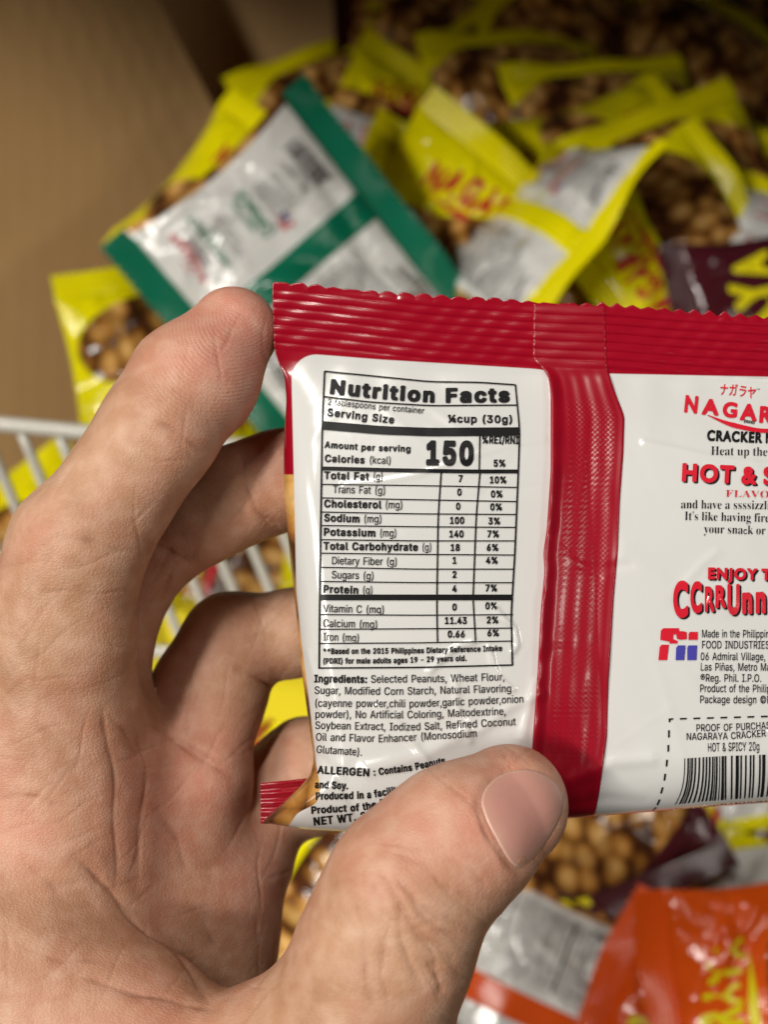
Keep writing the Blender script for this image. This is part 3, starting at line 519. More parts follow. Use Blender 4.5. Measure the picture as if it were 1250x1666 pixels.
2,-8,99,83,215,1,54,67,-21,26,-3,20,2,20,6,14,7,14,11,13,14,9,17,6,20,1,20,-5,31,-17,29,-24,22,-60,38,-9,11,-2,6,3,6,19,5,15,-2,14,-5,31,-21,15,3,8,8,2,
52,-3,11,-7,7,-17,10,-35,11,-40,0,-20,-5,-17,-7,-14,-10,-14,-16,-9,-15,-6,-20,-2,-20,6,-29,16,-26,23,-21,60,-40,10,-13,3,-9,-4,-6,-9,-5,-11,-1,-15,1,-14,
6,-37,31,-14,0,-11,-11,-1,-57,3,-12,14,-11,20,-11,99,72,324,1,35,21,-18,8,-2,43,0,9,4,6,6,2,9,0,98,3,2,109,-1,1,-99,4,-11,7,-6,11,-2,40,0,13,8,4,11,0,275,
-7,14,-10,5,-43,0,-9,-3,-6,-5,-4,-11,0,-97,-4,-3,-109,1,0,99,-4,11,-7,6,-11,2,-40,0,-13,-8,-4,-11,0,-275,2,-8,99,79,361,2,32,138,-21,25,-3,37,4,32,9,30,
15,24,20,20,25,14,27,8,28,3,32,-3,31,-9,32,-13,25,-20,25,-26,21,-28,14,-32,9,-37,3,-34,-3,-32,-9,-28,-15,-26,-21,-19,-24,-14,-25,-9,-32,-3,-31,3,-32,9,
-28,15,-29,18,-23,26,-20,28,-15,21,160,53,-31,6,-26,17,-17,26,-6,17,-1,17,6,34,18,27,26,17,17,5,20,1,17,-1,17,-6,27,-17,17,-26,7,-34,-2,-17,-5,-17,-18,
-26,-28,-17,-15,-5,99,38,282,3,49,60,-21,31,-2,22,5,26,11,23,15,3,0,20,-23,11,-5,57,1,9,5,6,10,-3,15,-46,53,18,26,15,29,5,14,-2,11,-4,6,-9,5,-46,1,-8,-3,
-6,-5,-14,-25,-6,7,-2,3,24,26,12,23,4,25,-1,17,-6,18,-17,22,-15,12,-28,10,-37,0,-31,-10,-14,-11,-12,-12,-12,-29,-2,-20,3,-20,8,-22,9,-15,-31,-28,-16,-26,
-7,-29,2,-20,7,-20,17,-22,16,-13,7,82,53,-9,4,-2,7,7,12,15,13,20,-22,-14,-11,8,111,190,-6,12,-1,8,4,3,8,1,7,-4,1,-6,-5,-8,99,80,236,2,27,19,-18,8,-2,43,
0,9,4,6,6,2,9,0,98,46,3,23,5,17,8,20,14,18,27,7,20,2,20,-6,37,-8,17,-11,14,-19,15,-17,8,-20,6,-26,2,-88,0,-9,-4,-6,-7,-2,-8,0,-275,2,-8,7,87,173,0,44,35,
0,14,-8,3,-18,-6,-12,-14,-5,99,73,132,1,13,21,-18,9,-2,43,0,11,6,5,11,1,277,-6,13,-11,6,-49,-1,-8,-6,-5,-9,-1,-278,3,-8,99,88,315,1,29,-8,-18,8,-2,49,0,
11,4,83,96,83,-98,9,-2,48,0,14,7,5,12,-3,12,-106,131,99,120,2,15,-5,10,-14,6,-49,0,-9,-3,-74,-89,-77,90,-9,2,-48,0,-14,-7,-6,-12,3,-12,100,-120,-108,-131,
-3,-9,1,-8,99,74,132,1,24,-25,-110,17,-2,23,2,25,8,15,9,14,15,10,17,6,17,5,40,0,277,-4,12,-11,7,-49,0,-9,-5,-6,-8,-2,-294,-2,-12,-4,-4,-34,-5,-8,-5,-4,
-6,-1,-11,7,-37,4,-9,99,110,232,1,32,15,-18,9,-2,40,0,8,4,6,7,2,8,0,120,12,12,12,4,10,-4,6,-14,0,-118,2,-8,8,-8,8,-3,40,0,14,8,4,11,-2,132,-11,34,-11,14,
-11,10,-17,9,-29,5,-20,-2,-20,-8,-14,7,-40,-1,-13,-8,-4,-12,0,-180,3,-8,99,114,190,1,29,18,-18,9,-2,37,0,9,2,6,6,4,11,0,95,3,17,7,11,11,7,9,-2,23,-15,11,
1,9,6,21,35,2,8,-6,15,-18,14,-17,8,-22,4,-20,-4,-15,-8,-11,7,-9,2,-37,-1,-13,-8,-3,-12,0,-180,2,-8,99,117,232,1,32,66,-21,29,-2,28,9,15,-6,40,0,8,4,6,6,
3,12,0,180,-3,8,-9,8,-45,2,-9,-3,-7,-7,-3,-11,0,-120,-10,-9,-11,-4,-12,2,-6,11,0,120,-3,11,-14,9,-40,1,-11,-4,-6,-7,-2,-10,0,-112,5,-34,7,-17,13,-17,21,
-15,99,99,207,1,41,84,-21,32,-2,31,4,25,9,8,12,1,42,-8,14,-14,4,-32,-11,-23,0,-20,9,-6,7,-4,12,-1,11,3,17,6,12,11,8,14,3,12,-1,37,-16,11,3,8,8,2,46,-3,
12,-10,7,-34,12,-26,2,-22,-2,-20,-6,-20,-11,-17,-14,-12,-17,-9,-20,-5,-20,-3,-26,2,-23,6,-21,10,-19,14,-17,16,-13,20,-10,99,66,257,3,30,21,-18,8,-2,95,
0,25,2,23,5,21,10,16,12,12,13,10,17,5,18,1,17,-5,31,-16,26,-21,20,11,17,6,23,0,26,-4,17,-9,17,-12,14,-15,12,-17,8,-23,6,-23,2,-80,0,-8,-2,-9,-9,-2,-8,0,
-275,2,-8,9,89,56,0,44,26,1,23,-3,11,-5,6,-7,1,-15,-9,-10,-18,-5,8,89,176,0,41,26,0,14,-6,3,-6,0,-11,-5,-11,-12,-5,99,68,332,2,25,21,-18,9,-2,106,0,40,
4,28,9,29,15,24,20,19,23,14,26,8,28,4,32,-3,28,-7,26,-13,28,-17,23,-24,21,-28,16,-37,11,-37,3,-106,0,-9,-2,-6,-6,-5,-11,0,-275,3,-8,14,90,56,0,161,63,-1,
20,-5,16,-9,20,-20,11,-28,1,-17,-3,-23,-14,-28,-11,-12,-14,-9,-21,-7,-28,-3,115,72,312,1,48,23,7,10,-2,89,0,8,2,-18,9,-7,17,-1,97,1,5,6,1,91,0,6,-2,-1,
-104,-8,-15,-17,-8,9,-2,88,0,10,2,-13,5,-7,7,-4,11,-2,20,0,186,8,20,18,8,-10,2,-86,0,-10,-2,16,-6,6,-8,2,-9,1,-91,0,-3,-6,-3,-94,0,-4,3,1,97,8,14,17,6,
-11,2,-88,0,-8,-2,17,-8,6,-9,3,-11,0,-186,-1,-17,-5,-14,-7,-7,115,101,179,2,29,73,1,29,-2,22,7,19,12,19,23,0,3,-15,-14,-14,-7,-26,-1,-11,3,-10,8,-14,20,
-6,28,-1,17,2,5,95,1,1,3,-4,31,-10,20,-16,16,-23,9,-31,0,-26,-11,-21,-22,-13,-32,-2,-40,9,-34,18,-27,15,-10,13,70,110,-5,3,0,20,3,22,5,12,6,8,8,5,12,2,
11,-4,8,-8,4,-12,2,-45,-5,-3,115,97,205,1,58,44,1,21,-1,17,4,14,6,23,16,4,-2,8,-18,14,-7,23,3,20,13,-12,2,-5,7,-3,117,-7,20,-13,14,-26,8,-41,1,-30,-9,-12,
-7,-9,-10,-5,-11,1,-14,5,-9,11,-5,14,1,11,10,1,11,-11,23,4,9,10,6,22,2,15,-4,10,-10,5,-17,0,-37,-9,-6,8,-3,1,-3,0,-66,-12,-12,-15,-7,-11,0,-10,5,-6,9,-3,
11,3,29,4,9,12,12,20,12,7,1,-4,1,-44,-15,-33,-20,-9,-12,-4,-11,-1,-14,4,-15,10,-10,115,116,136,1,26,56,1,20,-2,21,5,15,12,11,14,-1,2,-14,-11,-12,-1,-9,
4,-5,12,-1,131,4,4,31,0,3,5,-3,4,-31,0,-3,3,-1,58,-2,6,-23,-30,-39,-41,2,-5,12,-1,2,-3,2,-140,7,-17,115,117,223,2,20,60,1,20,-2,20,3,18,11,10,11,-14,-7,
-14,0,-12,5,-7,11,-1,11,0,134,-3,2,-55,0,-4,-2,10,-8,4,-15,0,-100,3,-22,8,-20,8,-8,13,142,1,35,8,32,4,-15,7,-5,13,-1,142,-3,5,-60,-2,12,-8,3,-15,1,-117,
-6,-8,6,-6,115,112,221,2,21,23,-76,6,-2,66,0,6,2,-12,9,-5,20,-1,66,3,5,6,0,-9,17,0,98,9,17,-6,-4,-4,1,-2,26,-3,1,-56,-1,11,-9,4,-23,0,-200,-4,-14,30,119,
1,16,-2,14,1,24,13,19,26,10,34,1,40,-10,34,-9,14,-12,13,-12,6,-14,5,-17,0,-12,-4,-13,-8,-10,-12,1,-1,8,6,12,4,20,-4,12,-13,6,-23,2,-57,-3,-23,-7,-20,-8,
-10,-11,-7,-14,-1,-17,7,11,-11,115,104,227,1,40,23,7,6,-2,60,0,6,2,-9,8,-3,12,0,114,9,13,9,6,20,6,11,-2,6,-4,4,-7,2,-14,0,-112,-3,-12,-8,-8,5,-2,60,0,6,
2,-7,6,-5,14,0,100,-1,14,-5,20,-8,12,-12,8,-22,4,-26,-6,-14,-10,-12,-13,-7,0,-2,108,-2,2,-52,0,-6,-2,10,-8,3,-15,0,-205,-3,-20,115,102,127,1,39,22,7,8,
-2,63,0,6,2,-11,9,-4,14,-1,134,4,6,29,0,0,9,-32,3,0,62,3,15,6,6,11,4,12,-2,6,-8,-7,-23,2,-12,10,-7,15,1,8,9,1,17,-7,13,-14,10,-17,4,-23,0,-17,-4,-16,-8,
-11,-12,-8,-17,-2,-46,-3,-4,-19,-1,1,-9,18,-1,3,-5,-1,-137,-2,-11,115,110,227,1,36,23,7,6,-2,60,0,6,2,-9,8,-3,12,0,114,9,12,9,7,20,6,11,-2,6,-4,4,-7,2,
-14,0,-112,-3,-12,-8,-8,5,-2,66,1,-9,10,-3,11,-1,114,-5,20,-11,14,-20,9,-26,-1,-20,-9,-20,-19,-6,4,0,20,-2,1,-60,-1,11,-9,4,-20,0,-123,-4,-12,115,119,259,
1,35,75,1,3,-2,3,2,47,117,4,4,6,-4,37,-118,3,-1,65,162,6,12,7,5,-4,2,-28,-2,9,-5,2,-15,-30,-74,-4,-5,-6,5,-23,74,0,12,11,8,-5,2,-66,-1,10,-12,8,-29,-26,
-64,-6,-3,-4,4,-30,83,1,15,8,5,-7,2,-67,-2,8,-5,7,-12,115,105,118,2,14,23,7,6,-2,60,0,7,2,-8,6,-4,14,0,152,-3,1,-60,-1,8,-4,4,-5,3,-20,0,-123,-4,-13,13,
53,221,11,0,8,2,12,13,-1,20,-5,8,-9,6,-11,1,-9,-2,-12,-13,-2,-12,2,-8,7,-10,115,70,241,1,42,20,7,10,-2,94,0,10,2,-19,6,-5,6,-5,11,-1,103,3,5,17,-1,14,-3,
13,-7,14,-17,8,-27,2,13,0,97,-2,4,-9,-27,-14,-18,-23,-9,-22,1,0,106,8,9,14,2,31,0,29,-6,14,-8,12,-11,7,-12,7,-20,3,12,0,48,-3,2,-197,0,-10,-2,13,-4,9,-7,
6,-14,1,-18,-1,-185,-3,-12,-5,-8,115,76,254,1,26,23,7,10,-2,198,0,5,2,12,80,-24,-43,-15,-14,-16,-9,-25,-7,-35,-2,-17,3,-9,9,-3,23,0,186,5,20,7,7,11,4,-2,
2,-92,0,-9,-2,17,-8,8,-20,0,-186,-1,-17,-5,-14,-7,-7,115,65,260,2,23,4,7,9,-2,40,0,8,2,-16,8,-5,15,1,11,15,38,6,5,91,-1,16,-39,5,-17,-6,-13,-17,-7,2,-1,
95,-1,8,2,-14,9,-13,23,-99,233,-5,-2,-96,-237,-11,-17,8,65,92,-1,7,36,91,2,3,6,1,40,-95,0,-6,-6,-2,115,86,255,1,22,129,-1,1,-2,4,2,93,240,12,18,16,8,-65,
0,12,-2,10,-6,4,-9,-1,-14,-56,-149,-6,-4,-4,4,-62,152,-1,11,4,9,9,6,12,2,-112,1,17,-11,12,-21,115,79,313,2,32,130,1,25,-2,28,2,26,8,20,10,20,15,17,19,13,
22,9,26,4,28,-2,29,-6,26,-10,22,-16,23,-19,17,-21,13,-26,10,-29,4,-28,-2,-26,-6,-23,-11,-21,-16,-18,-20,-13,-23,-9,-26,-4,-28,2,-32,9,-28,11,-23,17,-20,
21,-17,22,-13,27,146,3,-14,5,-14,9,-11,12,-10,17,-7,20,-6,26,-2,46,4,54,5,23,9,20,10,14,13,12,15,6,17,2,17,-2,14,-7,14,-11,12,-17,14,-40,5,-57,-5,-57,-5,
-23,-9,-20,-9,-12,-14,-12,-14,-6,115,82,282,2,36,23,7,10,-2,89,0,8,2,-18,9,-7,17,-1,94,7,4,11,0,3,-3,80,-123,63,0,6,2,-9,6,-9,10,-73,110,2,4,26,10,11,7,
12,13,6,12,4,20,-2,17,-6,14,-12,14,-25,13,-40,8,-126,1,-10,-2,17,-8,6,-9,3,-11,0,-186,-1,-17,-5,-14,-7,-7,15,108,134,-4,7,0,92,3,17,6,8,9,3,23,0,11,-3,
17,-13,9,-18,3,-34,-5,-26,-9,-16,-15,-10,-20,-6,115,100,220,1,48,67,1,17,-2,20,4,12,7,12,14,-18,-11,-20,1,-14,13,-8,23,-3,48,4,40,10,23,8,7,12,4,11,-1,
12,-4,10,-9,5,-11,1,-100,-7,-17,7,-6,0,-23,67,12,-15,8,-5,17,-1,228,-57,0,-5,-2,11,-8,4,-12,1,-77,-2,-4,-6,-1,-11,12,-15,8,-17,3,-14,-2,-14,-5,-12,-8,-11,
-13,-9,-16,-7,-20,-3,-26,0,-20,4,-22,7,-18,11,-15,14,-13,115,118,182,1,20,87,1,4,-2,2,2,60,152,10,17,11,8,-3,2,-36,-2,12,-8,1,-12,-33,-85,-4,-5,-6,5,-32,
85,0,12,9,8,-5,2,-71,-2,9,-5,8,-15,115,115,172,1,46,73,1,30,-1,14,4,11,7,10,10,6,12,4,28,-4,20,-12,14,-15,11,-40,20,-12,9,-7,15,1,14,6,9,9,6,14,2,15,-2,
11,-6,11,-9,15,-27,0,47,-12,-7,-40,8,-23,-2,-20,-10,-14,-20,-4,-26,3,-12,6,-11,20,-17,49,-27,13,-16,0,-17,-7,-13,-14,-8,-20,-1,-15,5,-15,11,-12,17,-7,18,
-2,-6,0,-46,2,-3,9,8,8,1,115,122,174,1,20,12,7,6,-2,137,1,3,51,-15,-27,-17,-14,-14,-4,-20,-2,-17,0,-5,6,88,157,0,7,-135,-1,-2,-35,2,-7,12,23,17,12,20,4,
28,0,5,-6,115,108,119,1,14,23,7,6,-2,60,0,7,2,-9,9,-3,14,0,234,-3,2,-52,0,-5,-2,8,-6,4,-17,0,-208,-3,-17,115,103,195,3,55,56,-77,42,-2,40,6,26,13,14,17,
5,15,-1,17,-5,14,-8,9,-14,7,-17,3,-68,4,-11,6,-4,11,4,12,11,9,23,4,8,-2,23,3,17,6,14,11,11,17,3,18,-4,20,-10,20,3,3,23,0,3,5,0,6,-3,1,-43,0,-37,9,-28,-2,
-18,-5,-14,-8,-10,-9,-8,-12,-5,-23,6,-25,11,-15,31,-20,-2,-4,-31,-18,-12,-14,-2,-12,3,-12,8,-9,14,-9,1,-5,-27,-15,-4,-7,0,-9,3,-9,10,-9,14,-7,14,87,-74,
-29,6,-16,14,-3,9,1,11,5,9,10,8,80,1,15,-4,8,-7,3,-10,-1,-11,-10,-14,-23,-9,16,81,72,-9,9,-7,17,-2,23,2,28,4,17,6,9,12,6,11,1,14,-7,8,-14,4,-29,-2,-31,
-5,-18,-7,-9,-15,-5,115,73,155,1,21,19,7,10,-2,95,0,11,2,-14,4,-9,6,-6,10,-2,14,0,198,7,17,18,8,-2,1,-92,1,-9,-2,9,-2,8,-6,6,-17,1,-195,-2,-14,-6,-11,-10,
-8,115,39,75,1,8,33,192,3,-2,6,2,8,46,0,42,-3,2,-22,-2,0,-40,115,107,214,1,36,23,7,6,-2,60,0,7,2,-8,6,-4,11,-1,55,3,5,11,8,48,-65,2,-11,-7,-9,6,-2,63,0,
5,2,-13,12,-73,105,41,42,14,8,14,5,-60,0,6,-3,6,-6,0,-9,-3,-8,-54,-56,-6,-1,-2,3,-1,165,-3,2,-51,0,-5,-2,8,-5,4,-18,0,-208,-3,-17,115,114,171,1,32,23,7,
6,-2,63,0,9,2,-12,7,-5,13,0,89,3,20,10,17,15,7,11,-4,15,-17,11,-2,9,3,7,7,3,12,-2,11,-8,10,-17,5,-17,-4,-16,-11,-12,-14,-1,-6,-9,-5,-4,5,-1,30,-60,-1,8,
-4,4,-5,3,-20,0,-123,-4,-13,115,121,179,1,39,18,-77,17,-2,17,4,11,8,12,16,14,32,63,171,8,17,10,9,-1,1,-26,1,-7,-2,9,-9,0,-17,-30,-83,-3,-3,-6,3,-33,89,
1,14,8,6,-7,2,-63,0,-4,-2,7,-6,8,-14,65,-160,-4,-20,-9,-20,-11,-15,-9,-6,-9,0,-5,4,-2,20,-7,8,-15,2,-10,-5,-6,-11,1,-14,7,-11,115,111,200,2,22,80,1,33,
-1,17,4,14,7,23,22,9,17,6,17,1,40,-10,34,-9,14,-14,14,-15,8,-17,6,-34,0,-29,-11,-23,-22,-13,-32,-2,-40,10,-34,9,-14,14,-14,14,-9,16,90,4,-15,11,-7,20,-3,
46,1,54,4,23,7,15,16,10,14,0,15,-10,10,-23,3,-46,-1,-60,-4,-20,-9,-14,-14,-7,115,46,88,1,8,35,3,15,-1,11,10,1,14,-10,11,-14,2,-11,-10,-2,-14,106,12490,
408,1,33,112,-18,7,-1,29,18,23,20,20,23,15,23,12,29,8,28,7,57,138,0,2,3,0,37,-5,3,-135,-1,2,90,-7,3,-37,0,-5,-3,3,-37,-1,-53,-152,1,-2,-5,0,-32,3,-6,151,
0,0,-22,-5,-29,-7,-23,-12,-23,-14,-20,-19,-20,-49,-31,0,-6,106,12460,408,2,55,60,-18,7,-1,46,38,20,23,17,26,15,29,11,31,17,73,97,1,5,-3,-7,-105,-8,-43,
-5,-14,-8,-9,-8,-1,-66,2,-1,-4,4,-34,11,-4,66,-1,20,5,14,13,11,27,10,51,11,146,-24,14,0,3,21,9,3,5,-34,58,-6,1,-20,-9,-4,-4,35,-60,-3,-2,-111,-1,4,69,-4,
4,-37,0,-6,-4,3,-34,-3,-36,-108,2,-6,-2,-1,-36,4,-5,105,2,3,-3,-9,-45,-8,-23,-21,-43,-13,-19,-26,-28,-41,-30,0,-6,9,354,262,5,-1,20,9,4,7,-29,48,-6,9,-3,
0,-23,-9,-3,-6,106,12521,408,2,26,140,-19,5,-2,17,5,43,17,35,19,37,29,25,29,20,29,19,43,14,40,0,5,-27,17,-23,-4,-252,2,-1,-37,5,-5,240,1,4,-2,-10,-26,-12,
-23,-14,-20,-23,-23,-28,-21,-34,-18,-64,-21,-1,-5,9,90,261,232,-1,5,4,0,34,-5,5,-37,-2,-194,2,-3,-5,0,-34,106,12516,408,1,30,185,-20,4,-2,37,8,5,5,-58,
206,135,26,-40,-52,-40,-40,4,-5,34,-16,29,30,31,39,35,52,10,23,-28,19,-28,-8,-152,-29,-3,3,-21,81,-4,2,-38,-9,-3,-5,9,-25,15,-55,-52,-10,-40,-5,-5,-5,8,
-34,6,-5,94,19,116,8482,400,2,16,96,129,5,-2,20,0,1,2,0,132,4,2,46,0,2,4,0,17,-2,2,-126,0,-2,-2,0,-17,2,-4,46,0,4,-2,22,192,129,3,-2,20,0,1,2,2,132,40,
-132,5,-2,20,1,40,132,1,-131,2,-2,20,0,2,2,0,155,-2,2,-34,0,-3,-2,-37,-123,-40,123,-3,2,-34,0,-3,-2,]


def load_glyphs():
    R, out, i = OUTLINES, {}, 0
    while i < len(R):
        tg, ch, adv, nc = R[i:i + 4]
        i += 4
        loops = []
        for _ in range(nc):
            n = R[i]
            loops.append(np.cumsum(np.array(R[i + 1:i + 1 + 2 * n], float).reshape(n, 2), axis=0) / 400)
            i += 1 + 2 * n
        area = [.5 * np.sum(L[:, 0] * np.roll(L[:, 1], -1) - np.roll(L[:, 0], -1) * L[:, 1]) for L in loops]
        sg = np.sign(area[int(np.argmax(np.abs(area)))])

        def inside(p, L):
            a, b = L, np.roll(L, -1, 0)
            hit = ((a[:, 1] > p[1]) != (b[:, 1] > p[1])) & (p[0] < (b[:, 0] - a[:, 0]) * (p[1] - a[:, 1]) / np.where(b[:, 1] == a[:, 1], 1e-9, b[:, 1] - a[:, 1]) + a[:, 0])
            return hit.sum() % 2 == 1
        VV, tr, o = [], [], 0
        for k, L in enumerate(loops):
            if area[k] * sg < 0:
                continue
            grp = [L] + [H for m, H in enumerate(loops) if area[m] * sg < 0 and inside(H[0], L)]
            tr += [tuple(q + o for q in f) for f in tessellate_polygon([[Vector((a, b, 0)) for a, b in H] for H in grp])]
            VV += grp
            o += sum(len(H) for H in grp)
        V = np.vstack(VV)
        out[chr(tg), chr(ch)] = (V, tr, adv / 400)
    return out


G = load_glyphs()
CAPH = {k: G[k, c][0][:, 1].max() for k, c in (('r', 'H'), ('b', 'E'), ('k', 'F'), ('c', 'H'), ('s', 'H'), ('j', 'ナ'), ('t', '™'))}


def text2d(font, s, base, cap, fit=True, track=0.0, squash=None):
    """glyph outlines laid along the baseline polyline (photo-like layout units, y down); returns 2d verts and tris"""
    base = np.asarray(base, float)
    seg = np.hypot(*np.diff(base, axis=0).T)
    L = np.concatenate([[0], np.cumsum(seg)])
    adv, items = 0.0, []
    for ch in s:
        if ch == ' ':
            adv += .27
            continue
        g = G.get((font, ch)) or G.get(('b' if font == 'k' else 'r', ch))
        if g is None:
            adv += .3
            continue
        items.append((g, adv))
        adv += g[2] + track
    sy = cap / CAPH[font]
    sx = L[-1] / max(adv - track, 1e-6) if fit else sy * (squash or 1)
    ux = np.linspace(0, L[-1], 40)
    bx, by = np.interp(ux, L, base[:, 0]), np.interp(ux, L, base[:, 1])
    if len(base) > 2:
        k = np.array([1, 2, 3, 4, 3, 2, 1.]) / 16
        by = np.convolve(np.concatenate([2 * by[0] - by[3:0:-1], by, 2 * by[-1] - by[-2:-5:-1]]), k, 'valid')
    tx, ty = np.gradient(bx), np.gradient(by)
    n = np.hypot(tx, ty)
    tx, ty = tx / n, ty / n
    VV, TT, o = [], [], 0
    for (V, tr, _), a in items:
        x = (V[:, 0] + a) * sx
        y = V[:, 1] * sy
        q = np.clip(x, 0, L[-1])
        X, Y = np.interp(q, ux, bx), np.interp(q, ux, by)
        A, B = np.interp(q, ux, tx), np.interp(q, ux, ty)
        e = x - q
        VV.append(np.stack([X + A * e + B * y, Y + B * e - A * y], 1))
        TT += [(i + o, j + o, k + o) for i, j, k in tr]
        o += len(V)
    return (np.vstack(VV) if VV else np.zeros((0, 2))), TT


def strip2d(pts, w, step=5):
    """a printed line of width w along a polyline"""
    P = np.asarray(pts, float)
    L = np.concatenate([[0], np.cumsum(np.hypot(*np.diff(P, axis=0).T))])
    u = np.linspace(0, L[-1], max(2, int(L[-1] / step) + 1))
    X, Y = np.interp(u, L, P[:, 0]), np.interp(u, L, P[:, 1])
    if len(P) > 2 and len(u) > 12:
        k = np.ones(7) / 7
        sm = lambda v: np.convolve(np.concatenate([2 * v[0] - v[3:0:-1], v, 2 * v[-1] - v[-2:-5:-1]]), k, 'valid')
        X, Y = sm(X), sm(Y)
    tx, ty = np.gradient(X), np.gradient(Y)
    n = np.hypot(tx, ty)
    nx, ny = -ty / n, tx / n
    w = np.interp(u / L[-1], np.linspace(0, 1, len(w)), w) if hasattr(w, '__len__') else w
    V = np.concatenate([np.stack([X + nx * w / 2, Y + ny * w / 2], 1), np.stack([X - nx * w / 2, Y - ny * w / 2], 1)])
    m = len(u)
    T = []
    for i in range(m - 1):
        T += [(i, i + 1, m + i + 1), (i, m + i + 1, m + i)]
    return V, T


def poly2d(pts):
    P = np.asarray(pts, float)
    return P, [tuple(q) for q in tessellate_polygon([[Vector((a, b, 0)) for a, b in P]])]


def bars2d(quad_top, quad_bot, digits, step=8):
    """barcode bars between a top and a bottom line"""
    rnd = random.Random(digits)
    VV, TT, o, u = [], [], 0, 0.0
    while u < 1:
        w = rnd.choice([1, 1, 1, 2, 2, 3]) * .0098
        g = rnd.choice([1, 1, 2, 2, 3]) * .0098
        us = np.array([u, min(u + w, 1)])
        t = np.linspace(0, 1, step)
        tops = np.stack([np.interp(us, np.linspace(0, 1, len(quad_top)), np.array(quad_top)[:, k]) for k in (0, 1)], 1)
        bots = np.stack([np.interp(us, np.linspace(0, 1, len(quad_bot)), np.array(quad_bot)[:, k]) for k in (0, 1)], 1)
        bend = (t ** 3)[:, None, None]
        lin = tops[None] * (1 - t)[:, None, None] + bots[None] * t[:, None, None]
        lin[..., 0] = tops[None, :, 0] + (bots - tops)[None, :, 0] * bend[..., 0]
        VV.append(lin.reshape(-1, 2))
        for i in range(step - 1):
            a = o + 2 * i
            TT += [(a, a + 1, a + 3), (a, a + 3, a + 2)]
        o += 2 * step
        u += w + g
    return np.vstack(VV), TT


def join2d(parts):
    VV, TT, o = [], [], 0
    for V, T in parts:
        VV.append(V)
        TT += [tuple(i + o for i in t) for t in T]
        o += len(V)
    return np.vstack(VV), TT


